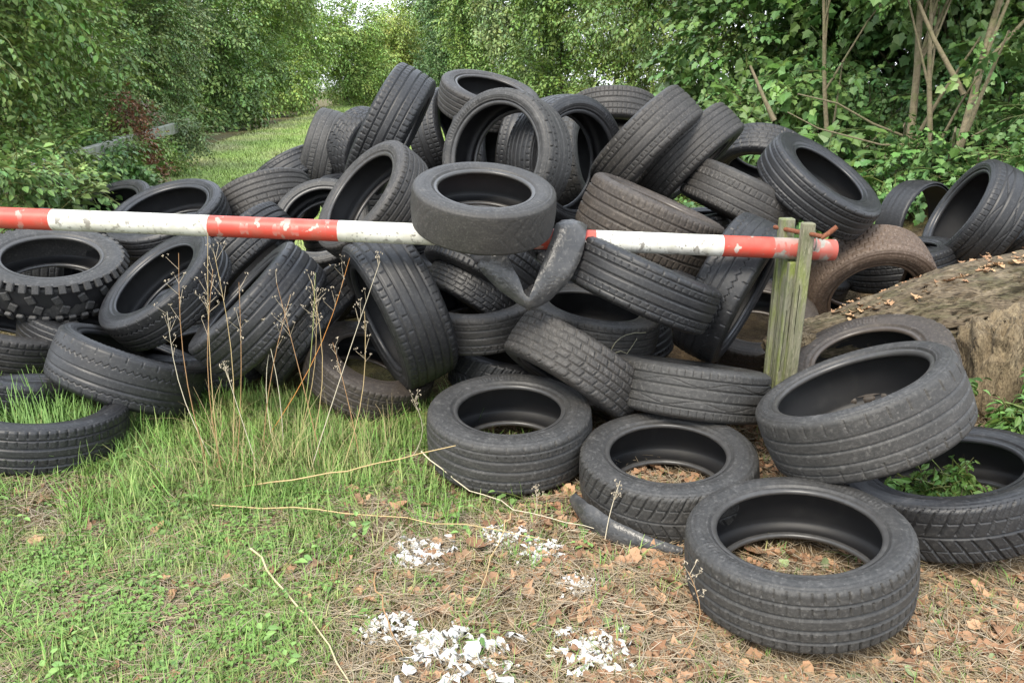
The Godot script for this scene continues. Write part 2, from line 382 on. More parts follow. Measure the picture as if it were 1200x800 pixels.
	M.log = std(W, 0.95, ramp_tex(S, [Color(0.36, 0.315, 0.25), [wide, 0.40, 0.62, Color(0.30, 0.29, 0.20), 0.8], [mid, 0.5, 0.75, Color(0.50, 0.45, 0.37), 0.9], [fine, 0.50, 0.72, Color(0.17, 0.135, 0.10), 0.85], [speck, 0.7, 0.85, Color(0.56, 0.50, 0.42), 0.6]]), 2.2, M.fine_bump, 0.8)
	M.log.uv1_scale = Vector3(0.6, 3.2, 3.2)
	M.rot = std(W, 0.95, ramp_tex(S, [Color(0.47, 0.415, 0.325), [mid, 0.45, 0.78, Color(0.60, 0.54, 0.43), 0.9], [wide, 0.45, 0.7, Color(0.36, 0.315, 0.24), 0.85], [fine, 0.52, 0.75, Color(0.22, 0.175, 0.125), 0.8]]), 2.8, M.fine_bump, 0.8)
	M.rot.uv1_scale = Vector3(4.5, 1.1, 4.5)
	M.concrete = std(W, 0.9, ramp_tex(S, [Color(0.60, 0.60, 0.57), [mid, 0.4, 0.8, Color(0.50, 0.50, 0.45), 0.8], [wide, 0.5, 0.8, Color(0.46, 0.49, 0.38), 0.6], [speck, 0.7, 0.9, Color(0.72, 0.72, 0.70), 0.6]]), 1.2, M.fine_bump, 0.2)
	M.paper = std(W, 0.85, ramp_tex(256, [Color(0.86, 0.86, 0.85), [noise_bytes(256, 0.03, 51), 0.5, 0.85, Color(0.70, 0.68, 0.64), 0.7], [noise_bytes(256, 0.10, 52), 0.70, 0.84, Color(0.52, 0.46, 0.38), 0.6]]), 5.0)
	M.chalk = std(Color(0.72, 0.71, 0.62), 0.9)
	M.sheet = std(W, 0.30, ramp_tex(S, [Color(0.20, 0.20, 0.20), [wide, 0.4, 0.7, Color(0.29, 0.285, 0.28), 0.8], [mid, 0.55, 0.85, Color(0.38, 0.37, 0.36), 0.6], [scuff, 0.66, 0.72, Color(0.42, 0.41, 0.39), 0.7]]), 2.2, M.fine_bump, 0.15)

# ------------------------------------------------------------------ tyres
func band(v: float, c: float, hw: float) -> float:
	return 1.0 - ss(hw * 0.75, hw * 1.15, absf(v - c))

func slit(u: float, w: float) -> float:                # one slit in each pitch
	var f := u - floorf(u)
	return 1.0 if f < w else 0.0

func tri01(u: float) -> float:
	var f := u - floorf(u)
	return absf(f * 2.0 - 1.0)

# depth of the tread (0 top .. 1 groove bottom) at pitch u and place v across (-1.25 .. 1.25; past 1 the shoulder)
func tread_depth(pat: String, u: float, v: float) -> float:
	var a := absf(v)
	var d := 0.0
	match pat:
		"rib":
			d = maxf(maxf(band(v, 0.22, 0.042), band(v, -0.22, 0.042)), maxf(band(v, 0.63, 0.042), band(v, -0.63, 0.042)))
			if a > 0.74 and a < 1.14: d = maxf(d, slit(u, 0.092) * 0.8)
			if a > 0.30 and a < 0.55: d = maxf(d, slit(u, 0.092) * 0.6)
		"ribb":
			d = maxf(maxf(band(v, 0.0, 0.05), band(v, 0.46, 0.048)), band(v, -0.46, 0.048))
			d = maxf(d, maxf(band(v, 0.80, 0.02), band(v, -0.80, 0.02)) * 0.7)
			if a > 0.52 and a < 0.70: d = maxf(d, slit(u, 0.092) * 0.6)
			if a > 0.86 and a < 1.16: d = maxf(d, slit(u * 0.5, 0.046) * 0.8)
		"ribc":
			for c in [-0.72, -0.36, 0.0, 0.36, 0.72]: d = maxf(d, band(v, c, 0.036))
			if a > 0.80 and a < 1.10: d = maxf(d, slit(u, 0.092) * 0.7)
			if v > 0.42 and v < 0.62: d = maxf(d, slit(u * 0.5, 0.046) * 0.7)
		"wide":
			d = maxf(maxf(band(v, 0.04, 0.04), band(v, 0.42, 0.034)), band(v, -0.42, 0.034))
			d = maxf(d, band(v, -0.74, 0.018))
			if a > 0.62 and a < 1.06: d = maxf(d, slit(u * 0.5, 0.046) * 0.8)
		"zig":
			var z := (tri01(u) - 0.5) * 0.15
			d = maxf(band(v, 0.48 + z, 0.024), band(v, -0.42, 0.04))
			d = maxf(d, band(v, 0.0, 0.03))
			d = maxf(d, band(v, -0.7 - z * 0.6, 0.02))
			if a > 0.80 and a < 1.12: d = maxf(d, slit(u * 0.5, 0.09) * 0.7)
		"snow":
			for c in [-0.7, -0.34, 0.34, 0.7]: d = maxf(d, band(v, c, 0.04))
			d = maxf(d, band(v, 0.0, 0.045))
			var off: float = 0.0 if a < 0.34 else (0.5 if a < 0.7 else 0.1)
			d = maxf(d, slit(u * 0.5 + off + a * 0.5, 0.15) if a < 1.18 else 0.0)
			d = maxf(d, slit(u + a * 1.0 + off + 0.3, 0.085) * 0.35)
		"vee":
			d = band(v, 0.0, 0.035)
			var q := u * 0.75 + 1.15 * pow(a, 0.8)
			if a < 1.16: d = maxf(d, slit(q, 0.2) * ss(0.05, 0.14, a))
			d = maxf(d, band(v, 0.55, 0.028)); d = maxf(d, band(v, -0.55, 0.028))
			if a > 0.6: d = maxf(d, slit(u * 1.5 + 2.2 * a, 0.14) * 0.3)
		"wave":
			d = maxf(maxf(band(v, 0.25, 0.038), band(v, -0.25, 0.038)), maxf(band(v, 0.66, 0.034), band(v, -0.66, 0.034)))
			var wv := sin(u * TAU / 8.0) * 0.13
			d = maxf(d, band(v, 0.45 + wv, 0.018) * 0.8)
			d = maxf(d, band(v, -0.45 - wv, 0.018) * 0.8)
			if a > 0.74 and a < 1.1: d = maxf(d, slit(u, 0.085) * 0.6)
		"stripe":
			for c in [-0.62, -0.2, 0.22, 0.64]: d = maxf(d, band(v, c, 0.034))
			if v > 0.72 and v < 1.1: d = maxf(d, slit(u, 0.12) * 0.8)
			if v < -0.28 and v > -0.56: d = maxf(d, slit(u, 0.12) * 0.8)
		"worn":
			d = 0.22 * slit(u * 0.5 + 1.2 * a, 0.25) * (1.0 if a < 0.8 else 0.0) * ss(-0.2, 0.3, sin(u * 0.37))
			d = maxf(d, 0.18 * band(v, 0.95, 0.03))
		"brick":
			for c in [-0.7, -0.35, 0.0, 0.35, 0.7]: d = maxf(d, band(v, c, 0.028))
			var row := floorf((v + 1.4) / 0.35)
			if a < 1.12: d = maxf(d, slit(u * 0.75 + fmod(row, 2.0) * 0.5 + v * 0.4, 0.13) * 0.9)
		"mudlug":
			if a > 0.45: d = 1.6 * slit(u * 0.5 + signf(v) * 0.25, 0.4)
			d = maxf(d, 1.4 * band(v, 0.0, 0.06))
			d = maxf(d, 1.3 * band(v, 0.45, 0.05)); d = maxf(d, 1.3 * band(v, -0.45, 0.05))
			if a < 0.42: d = maxf(d, 1.3 * slit(u * 0.5 + v, 0.3))
		"mud":
			d = 2.0
	return d

# the outer cross-section: [r, z, normal r, normal z]
func section(v: float) -> Array:
	var a := absf(v)
	var s := signf(v)
	var fl := 0.385 * W0
	var rc := 0.088 * W0
	if a <= 0.9:
		var z := a / 0.9 * fl
		return [R0 - 0.005 * (a / 0.9) * (a / 0.9), z * s, cos(0.06 * a), sin(0.06 * a) * s]
	var t := (a - 0.9) / 0.35 * 1.25
	return [R0 - 0.005 - rc + rc * cos(t), (fl + rc * sin(t)) * s, cos(t), sin(t) * s]

func tread_mesh(pat: String, dusty: float) -> ArrayMesh:
	var steps := [0.0, 0.015, 0.078, 0.094, 0.28, 0.46, 0.64, 0.82]      # rows gathered at the slit of each pitch
	var NV := 76
	if pat in ["snow", "vee", "brick", "zig"]:
		steps = []
		for k in 12: steps.append(k / 12.0)
	elif pat in ["worn", "mud"]:
		steps = [0.0, 0.25, 0.5, 0.75]
		NV = 60
	elif pat == "mudlug":
		steps = [0.0, 0.25, 0.5, 0.75]
		NV = 44
	var SUB := steps.size()
	var NU := 64 * SUB
	var b := MB.new()
	var P := PackedVector3Array()
	var Dp := PackedFloat32Array()
	var TH := PackedFloat32Array()
	var wob := FastNoiseLite.new()
	wob.seed = hash(pat) % 1000
	var secs := []
	for j in NV:
		secs.append(section(lerpf(-1.25, 1.25, float(j) / (NV - 1))))
	for i in NU:
		var u: float = i / SUB + steps[i % SUB]
		var th := TAU * u / 64.0
		TH.push_back(th)
		var ct := cos(th)
		var st := sin(th)
		var us := u - 0.008
		for j in NV:
			var v := lerpf(-1.25, 1.25, float(j) / (NV - 1))
			var e = secs[j]
			var d := tread_depth(pat, us, v)
			var wn := wob.get_noise_2d(ct * 60.0 + v * 20.0, st * 60.0)
			var dep := d * 0.0105 * (0.85 + 0.45 * wn) + 0.0012 * wn
			var r: float = e[0] - e[2] * dep
			var z: float = e[1] - e[3] * dep
			P.push_back(Vector3(r * ct, z, r * st))
			Dp.push_back(d)
	for i in NU:
		var i0 := (i + NU - 1) % NU
		var i1 := (i + 1) % NU
		var th := TH[i]
		for j in NV:
			var j0 := maxi(j - 1, 0)
			var j1 := mini(j + 1, NV - 1)
			var du := P[i1 * NV + j] - P[i0 * NV + j]
			var dv := P[i * NV + j1] - P[i * NV + j0]
			var nn := du.cross(dv).normalized()
			var e = secs[j]
			var bn := Vector3(e[2] * cos(th), e[3], e[2] * sin(th))
			if nn.dot(bn) < 0.0:
				nn = -nn
			nn = nn.lerp(bn, 0.5).normalized()
			var k := 1.0 + dusty * minf(Dp[i * NV + j], 1.0)   # dried dirt packed in the grooves of some tyres
			b.add(P[i * NV + j], nn, Color(k * 0.5, k * 0.495, k * 0.485))
	for i in NU:
		var i1 := (i + 1) % NU
		for j in NV - 1:
			b.quad(i * NV + j, i1 * NV + j, i1 * NV + j + 1, i * NV + j + 1)
	return b.mesh()

func lathe(prof: Array, segs: int, ref: Array, cols := [], serrate := 0.0) -> ArrayMesh:   # prof: [r, y]; ref: a point [r, y] the normals point away from
	var b := MB.new()
	var np := prof.size()
	for i in segs:
		var th := TAU * i / segs
		for j in np:
			var t0 = prof[maxi(j - 1, 0)]
			var t1 = prof[mini(j + 1, np - 1)]
			var nr: float = t1[1] - t0[1]
			var nz: float = t0[0] - t1[0]
			if nr * (prof[j][0] - ref[0]) + nz * (prof[j][1] - ref[1]) < 0.0:
				nr = -nr; nz = -nz
			var y: float = prof[j][1]
			var tilt := 0.0
			if serrate > 0.0 and j > 7 and j < 18:       # moulded fields of fine radial ribs, and low raised bars between them
				var q := fposmod(th / TAU * 2.0, 1.0)
				if q < 0.30:
					y += 0.0011 if i % 2 == 0 else 0.0
					tilt = 0.28 if i % 2 == 0 else -0.28
				elif q > 0.45 and q < 0.85 and j > 10 and j < 15:
					y += 0.0017 if (i * 7) % 11 < 6 else 0.0
			var nv := Vector3(nr * cos(th), nz, nr * sin(th)).normalized() + Vector3(-sin(th), 0, cos(th)) * tilt
			b.add(Vector3(prof[j][0] * cos(th), y, prof[j][0] * sin(th)), nv.normalized(), Color(0.5, 0.5, 0.5) if cols.is_empty() else cols[j])
	for i in segs:
		var i1 := (i + 1) % segs
		for j in np - 1:
			b.quad(i * np + j, i1 * np + j, i1 * np + j + 1, i * np + j + 1)
	return b.mesh()

func bez(a: Vector2, c: Vector2, d: Vector2, t: float) -> Vector2:
	return a * (1 - t) * (1 - t) + c * 2 * t * (1 - t) + d * t * t

var side_cache := {}
func side_meshes(rim: float) -> Dictionary:
	var key := snappedf(rim, 0.02)
	if side_cache.has(key):
		return side_cache[key]
	var out := {}
	var e = section(1.25)
	var rb := key * R0
	var S := Vector2(e[0], e[1])
	var B := Vector2(rb + 0.012, 0.425 * W0)
	var C := Vector2((S.x + B.x) * 0.5, 0.565 * W0)
	var prof := []
	var N := 26
	for i in N + 1:
		var t := float(i) / N
		var p := bez(S, C, B, t)
		var o := 0.0
		if i == 2: o = 0.0018
		if i == 5: o = -0.0012
		if i == 12: o = 0.0010
		if i == 13: o = -0.0005
		if i >= 20 and i <= 22: o = 0.0022
		if i == 23: o = -0.0016
		prof.append([p.x, p.y + o])
	out.side = lathe(prof, 240, [(S.x + B.x) * 0.5, 0.0], [], 1.0)
	var bead := []
	for i in 9:                                        # the rounded bead at the rim
		var t := lerpf(0.35, -PI - 0.1, i / 8.0)
		bead.append([rb + 0.012 + 0.0125 * sin(t) , 0.40 * W0 + 0.0105 * cos(t)])
	out.bead = lathe(bead, 128, [rb + 0.012, 0.40 * W0])
	var ln := []
	var I := Vector2(rb + 0.011, 0.40 * W0 - 0.009)
	var T := Vector2(R0 - 0.018, 0.34 * W0)
	for i in 11:
		var p := bez(I, Vector2((I.x + T.x) * 0.5 + 0.01, 0.55 * W0), T, i / 10.0)
		ln.append([p.x, p.y])
	for i in range(1, 4):
		ln.append([R0 - 0.018 + 0.003 * i / 3.0, 0.34 * W0 * (1 - i / 4.0)])
	var full := ln.duplicate()
	full.append([R0 - 0.0145, 0.0])
	for i in range(ln.size() - 1, -1, -1):
		full.append([ln[i][0], -ln[i][1]])
	out.liner = lathe_in(full, 128)
	side_cache[key] = out
	return out

func lathe_in(prof: Array, segs: int) -> ArrayMesh:    # like lathe, with faces to the inside of the cavity and faint moulding ribs
	var b := MB.new()
	var np := prof.size()
	for i in segs:
		var th := TAU * i / segs
		var rib := 0.0007 if i % 2 == 0 else 0.0
		for j in np:
			var t0 = prof[maxi(j - 1, 0)]
			var t1 = prof[mini(j + 1, np - 1)]
			var nr: float = t1[1] - t0[1]
			var nz: float = t0[0] - t1[0]
			if nr * (0.25 - prof[j][0]) + nz * (0.0 - prof[j][1]) < 0.0:
				nr = -nr; nz = -nz
			var r: float = prof[j][0] - rib
			b.add(Vector3(r * cos(th), prof[j][1], r * sin(th)), Vector3(nr * cos(th), nz, nr * sin(th)).normalized(), Color.WHITE)
	for i in segs:
		var i1 := (i + 1) % segs
		for j in np - 1:
			b.quad(i * np + j, i1 * np + j, i1 * np + j + 1, i * np + j + 1)
	return b.mesh()

func axis_basis(n: Vector3, roll: float) -> Basis:
	var x := n.cross(Vector3(0.3, 0.2, 1).normalized()).normalized()
	var z := x.cross(n).normalized()
	return Basis(x, n, z) * Basis(Vector3.UP, roll)

func build_tyres() -> void:
	var treads := {}
	var fill := ["rib", "ribb", "ribc"]
	var k := 0
	for t in TYRES:
		var pat: String = t[0]
		if pat == "rib":
			pat = fill[k % 3]
			k += 1
		if not treads.has(pat):
			treads[pat] = tread_mesh(pat, {"stripe": 1.5, "wide": 0.8, "zig": 0.5, "ribb": 0.45}.get(pat, 0.0))
		var lab: String = t[12]
		var o := thing("tyre", lab, "tyre", "tyres dumped in one heap", Vector3(t[2], t[3], t[4]))
		var s: float = t[8] / (2.0 * R0)
		var squash := 1.0 + rng.randf_range(-0.028, 0.028)
		o.basis = axis_basis(Vector3(t[5], t[6], t[7]).normalized(), t[11]).scaled_local(Vector3(s * squash, t[9] * t[8] / W0, s / squash))
		var mat: String = t[1]
		var sm := side_meshes(t[10])
		var flip := Basis(Vector3.RIGHT, PI)
		part("tread", treads[pat], M["tread_" + mat], o)
		for f in [Basis.IDENTITY, flip]:
			var w := part("sidewall", sm.side, M["side_" + mat], o)
			w.basis = f
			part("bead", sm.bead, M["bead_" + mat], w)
		part("inner_liner", sm.liner, M.liner, o)
		if pat == "mud":
			lugs(o, M["tread_" + mat])

func lugs(o: Node3D, mat: Material) -> void:           # big rubber blocks of the off-road tyre
	var b := MB.new()
	b.box(Vector3.ZERO, Vector3(0.020, 0.046, 0.030), Basis.IDENTITY, 0.004, Color(0.5, 0.5, 0.5))
	var big := b.mesh()
	b = MB.new()
	b.box(Vector3.ZERO, Vector3(0.014, 0.042, 0.034), Basis.IDENTITY, 0.003, Color(0.5, 0.5, 0.5))
	var small := b.mesh()
	for i in 38:
		for s in [-1.0, 1.0]:
			var th: float = TAU * (i + 0.25 * s) / 38
			var bs := Basis(Vector3.UP, -th)
			var p := part("tread_block", big, mat, o)
			p.position = bs * Vector3(R0 - 0.014, s * 0.402 * W0, 0)
			p.basis = bs * Basis(Vector3.BACK, s * 0.55)
			if i % 2 == 0:
				continue
			th += TAU * 0.5 / 38
			bs = Basis(Vector3.UP, -th)
			p = part("tread_block", small, mat, o)
			p.position = bs * Vector3(R0 - 0.008, s * 0.13 * W0, 0)
			p.basis = bs * Basis(Vector3.RIGHT, s * 0.4)

# ------------------------------------------------------------------ ground
func left_edge(d: float) -> float:                     # foot of the left hedge, d metres ahead
	return -4.1 - 0.13 * d

func right_edge(d: float) -> float:
	return 2.8 - 0.13 * d

func green_share(x: float, z: float) -> float:         # how grassy the ground is: 1 grass, 0 dry litter
	var p := patchy.get_noise_2d(x * 1.3, z * 1.3) * 0.55 + patchy.get_noise_2d(x * 4.0 + 40.0, z * 4.0) * 0.45
	var g := ss(0.30, -0.75, x + p * 1.0 + 0.22 * (z + 2.2)) * (1.0 - 0.75 * ss(0.08, 0.42, patchy.get_noise_2d(x * 2.6 + 13.0, z * 2.6)) * ss(-2.75, -2.3, z))
	if z < -5.5:
		g = maxf(g, ss(0.25, -0.2, p))
	return g

func build_ground() -> void:
	var xs := []
	var zs := []
	var x := -70.0
	while x < 70.0:
		xs.append(x)
		x += 0.045 + 0.05 * maxf(absf(x) - 2.2, 0.0)
	var z := 9.0
	while z > -150.0:
		zs.append(z)
		z -= 0.045 + 0.05 * maxf(-z - 4.0, 0.0) + (0.3 if z > -1.2 else 0.0)
	var b := MB.new()
	for zz in zs:
		for xx in xs:
			var e := 0.03
			var nn := Vector3(gh(xx - e, zz) - gh(xx + e, zz), 2 * e, gh(xx, zz - e) - gh(xx, zz + e)).normalized()
			var g := green_share(xx, zz)
			b.add(Vector3(xx, gh(xx, zz), zz), nn, Color(1, 1, 1).lerp(Color(0.62, 0.82, 0.45), g * 0.8))
	b.rows(0, zs.size(), xs.size())
	tag(part("ground", b.mesh(), M.soil, self), "", "", "", "structure")

# ------------------------------------------------------------------ barrier pole, post, pin, flap
const PL := Vector3(-2.40, 0.9415, -3.004)
const PR := Vector3(1.268, 0.802, -2.978)

func build_barrier() -> void:
	var o := thing("barrier_pole", "long red and white striped steel barrier pole across the tyre heap", "barrier")
	var along := (PR - PL)
	var cuts := [-2.40, -1.794, -1.182, -0.678, -0.174, 0.328, 0.825, 1.023, 1.268]
	var kinds := ["red", "red", "white", "red", "white", "red", "white", "red", "bare"]
	var edge := FastNoiseLite.new()
	edge.seed = 77
	for i in range(1, cuts.size()):
		var a: Vector3 = PL + along * ((cuts[i - 1] - PL.x) / along.x)
		var e: Vector3 = PL + along * ((cuts[i] - PL.x) / along.x)
		var b := MB.new()
		var n := maxi(2, int((e - a).length() / 0.05))
		var path := []
		var rad := []
		for k in n + 1:
			path.append(a.lerp(e, float(k) / n) + Vector3(0, edge.get_noise_1d((a.x + k * 0.05) * 40.0) * 0.0012, 0))
			rad.append(0.0415)
		b.tube(path, rad, 28, Color.WHITE, i == cuts.size() - 1)
		var called: String = {"red": "red_band", "white": "white_band", "bare": "bare_metal_end"}[kinds[i]]
		part(called, b.mesh(), M[kinds[i]], o)

func plank(at: Vector3, size: Vector3, lean: Basis, seed_: int) -> ArrayMesh:   # a weathered board: bevelled, with a few long drying cracks cut in its faces
	var b := MB.new()
	var g := RandomNumberGenerator.new()
	g.seed = seed_
	b.box(at, size, lean, 0.004)
	for k in 5:                                        # raised grain ridges along the board
		var y := g.randf_range(-0.35, 0.25) * size.y
		var l := g.randf_range(0.18, 0.4) * size.y
		var x := g.randf_range(-0.36, 0.36) * size.x
		b.box(at + lean * Vector3(x, y, size.z * 0.5), Vector3(g.randf_range(0.004, 0.009), l, 0.003), lean, 0.001)
		b.box(at + lean * Vector3(-size.x * 0.5, y * 0.8, x * 0.7), Vector3(0.003, l, g.randf_range(0.004, 0.009)), lean, 0.001)
	return b.mesh()

func build_post() -> void:
	var o := thing("barrier_post", "mossy green wooden post of two boards holding the striped pole end", "post", "", Vector3(1.11, 0, -2.99))
	part("front_board", plank(Vector3(0.022, 0.40, 0.068), Vector3(0.047, 1.04, 0.040), Basis(Vector3.BACK, 0.0), 4), M.post_grey, o)
	part("rear_board", plank(Vector3(-0.006, 0.40, -0.068), Vector3(0.056, 1.03, 0.042), Basis(Vector3.BACK, 0.012), 5), M.post_green, o)
	part("rear_board", plank(Vector3(0.002, 0.235, 0.0), Vector3(0.050, 1.05, 0.090), Basis(Vector3.BACK, 0.0), 6), M.post_green, o).name = "spacer_block"
	var p := thing("rusty_pin", "bent rusty steel pin stuck through the top of the mossy post", "pin")
	var b := MB.new()
	b.tube([Vector3(1.066, 0.872, -3.10), Vector3(1.105, 0.876, -2.99), Vector3(1.150, 0.880, -2.88), Vector3(1.163, 0.881, -2.845)], [0.0085, 0.0085, 0.0085, 0.0085], 10)
	part("shaft", b.mesh(), M.rust, p)
	b = MB.new()
	b.tube([Vector3(1.158, 0.874, -2.85), Vector3(1.180, 0.890, -2.847), Vector3(1.210, 0.918, -2.845)], [0.0085, 0.0095, 0.009], 10)
	part("handle", b.mesh(), M.rust, p)
	b = MB.new()
	var loop := []
	var rad := []
	for k in 22:
		var t := TAU * k / 21.0
		loop.append(Vector3(1.165 + 0.012 * sin(t * 0.5), 0.838 + 0.047 * cos(t), -2.975 + 0.115 * sin(t + 0.2) * 0.46))
		rad.append(0.0035)
	b.tube(loop, rad, 6)
	tag(part("wire_loop", b.mesh(), M.wire, self), "thin grey wire loop tied round the pole end by the post", "wire")

func ribbon(path: Array, widths: Array, across: Array, curl: float, thick: float, core := Vector3(0, -9, -2.2)) -> ArrayMesh:
	# a thick bent strip: across gives the width direction at each station, curl bows the section
	var b := MB.new()
	var c := Curve3D.new()
	for p in path: c.add_point(p)
	for i in range(1, path.size() - 1):
		var tdir: Vector3 = (path[i + 1] - path[i - 1]) * 0.18
		c.set_point_in(i, -tdir); c.set_point_out(i, tdir)
	var n := 40
	var m := 12
	var L := c.get_baked_length()
	var f := FastNoiseLite.new()
	f.seed = 5
	f.frequency = 1.0
	var ring := 2 * (m + 1)
	for i in n + 1:
		var t := float(i) / n
		var p := c.sample_baked(L * t)
		var tg := (c.sample_baked(minf(L * t + 0.01, L)) - c.sample_baked(maxf(L * t - 0.01, 0.0))).normalized()
		var k := t * (path.size() - 1)
		var k0 := int(minf(floorf(k), path.size() - 2))
		var ac: Vector3 = across[k0].lerp(across[k0 + 1], k - k0)
		var w: float = lerpf(widths[k0], widths[k0 + 1], k - k0)
		ac = (ac - tg * ac.dot(tg)).normalized()
		var nn := ac.cross(tg).normalized()
		var outw := p - Vector3(p.x, core.y, core.z)
		if nn.dot(outw) < 0.0: nn = -nn                 # the hollow side faces the core
		for side in 2:
			for j in m + 1:
				var s := (float(j) / m * 2.0 - 1.0) * (1.0 if side == 0 else -1.0)
				var off := curl * (1.0 - s * s) + f.get_noise_2d(t * 14.0, s * 2.0) * 0.004
				var sl := -2.0 * curl * s / w
				var pn := (nn - ac * sl).normalized()
				var sg := 1.0 if side == 0 else -1.0
				b.add(p + ac * s * w * 0.5 + nn * (off + sg * thick * 0.5 * (1.0 - 0.8 * s * s * s * s)), (pn * sg + ac * s * 0.6 * absf(s) * absf(s)).normalized())
	b.rows(0, n + 1, ring, true)
	return b.mesh()

func build_rubber_scraps() -> void:
	var X := Vector3(1, 0.25, 0.2)
	var path := [Vector3(-0.115, 0.79, -3.03), Vector3(-0.085, 0.79, -2.90), Vector3(-0.035, 0.725, -2.865), Vector3(0.030, 0.650, -2.835), Vector3(0.070, 0.625, -2.82), Vector3(0.112, 0.662, -2.835), Vector3(0.175, 0.752, -2.862), Vector3(0.213, 0.840, -2.905), Vector3(0.226, 0.893, -2.945), Vector3(0.236, 0.902, -3.00), Vector3(0.245, 0.82, -3.055)]
	var ac := [X, Vector3(1, 0.3, 0.1), Vector3(1, 0.7, 0.1), Vector3(0.8, 1.0, 0.2), Vector3(0.25, 1.0, 0.5), Vector3(-0.8, 1.0, 0.3), Vector3(-1, 0.55, 0.0), Vector3(-1, 0.35, 0.0), Vector3(-1, 0.1, 0.05), Vector3(-1, 0, 0), Vector3(-1, 0, 0)]
	var wd := [0.12, 0.12, 0.115, 0.095, 0.05, 0.095, 0.12, 0.135, 0.125, 0.12, 0.11]
	tag(part("rubber_flap", ribbon(path, wd, ac, 0.015, 0.014, Vector3(0, 0.80, -3.02)), M.sheet, self), "folded grey rubber strip hanging in a V over the striped pole", "rubber strip")
	var p2 := [on(0.215, -2.36, 0.050), on(0.250, -2.265, 0.048), on(0.325, -2.180, 0.040), on(0.425, -2.125, 0.030), on(0.54, -2.10, 0.020)]
	var up := Vector3(0.1, 1, -0.35)
	tag(part("rubber_strip", ribbon(p2, [0.05, 0.085, 0.075, 0.055, 0.03], [up, up, up, up, up], 0.012, 0.009), M.sheet, self), "torn black rubber strip lying in the straw before the arrow-tread tyre", "rubber strip")
	# the cut tyre on the bank: a length of tread without sidewalls
	var o := thing("cut_tyre", "cut-open tyre carcass arching on the bank, dark inside showing", "tyre", "", Vector3(2.72, 0.50, -5.15))
	var n := Vector3(0.50, 0.05, 0.86).normalized()
	var upv := (Vector3.UP - n * n.y).normalized()
	var rt := upv.cross(n).normalized()
	var b := MB.new()
	var bi := MB.new()
	var NA := 150
	var NV := 40
	for i in NA + 1:
		var th := lerpf(-2.0, 1.75, float(i) / NA)
		var rd := upv * cos(th) + rt * sin(th)
		for j in NV:
			var v := lerpf(-1.25, 1.25, float(j) / (NV - 1))
			var e := section(v)
			var dd := tread_depth("ribb", i * 0.25, v) * 0.006
			b.add(rd * (e[0] - dd) + n * e[1], (rd * e[2] + n * e[3]).normalized(), Color(0.5, 0.5, 0.5))
			bi.add(rd * (e[0] - 0.016) + n * e[1] * 0.97, -(rd * e[2] + n * e[3]).normalized(), Color.WHITE)
	b.rows(0, NA + 1, NV)
	bi.rows(0, NA + 1, NV)
	part("tread", b.mesh(), M.tread_black, o)
	part("inner_liner", bi.mesh(), M.liner, o)
	# chalk scribble on the tread of the tyre under the right white band
	for t in TYRES:
		if String(t[12]).contains("chalk"):
			chalk(t)

func chalk(t: Array) -> void:
	var o: Node3D = null
	for c in get_children():
		if c.has_meta("label") and String(c.get_meta("label")).contains("chalk"):
			o = c
	if o == null:
		return
	var inv := o.global_transform.affine_inverse()
	var cam := Vector3(0, 1.42, 0)
	# strokes as angle (degrees, from the side nearest the camera) and place across
	var strokes := [[[26, 0.62], [30, 0.75], [38, 0.85], [50, 0.8]], [[26, 0.62], [22, 0.35], [20, 0.0], [21, -0.3]], [[17, -0.75], [21, -0.62], [26, -0.70], [30, -0.55], [34, -0.25], [28, -0.1], [22, -0.25]], [[34, -0.25], [38, 0.2], [41, 0.55]], [[30, -0.55], [36, -0.75], [40, -0.6], [43, -0.78]]]
	var near := inv * cam
	var base := atan2(near.z, near.x)
	var right := inv.basis * Vector3.RIGHT
	var turn := 1.0
	var e0 := Vector3(cos(base + 0.3), 0, sin(base + 0.3)) - Vector3(cos(base), 0, sin(base))
	if e0.dot(right) < 0.0: turn = -1.0
	for s in strokes:
		var b := MB.new()
		var path := []
		var rad := []
		for k in s.size() * 4 - 3:
			var i: int = k / 4
			var f: float = (k % 4) / 4.0
			var q0 = s[i]
			var q1 = s[mini(i + 1, s.size() - 1)]
			var th: float = base + turn * deg_to_rad(lerpf(q0[0], q1[0], f))
			var e := section(lerpf(q0[1], q1[1], f))
			path.append(Vector3((e[0] + 0.0006) * cos(th), e[1], (e[0] + 0.0006) * sin(th)))
			rad.append(0.0020)
		b.tube(path, rad, 5)
		part("chalk_mark", b.mesh(), M.chalk, o)

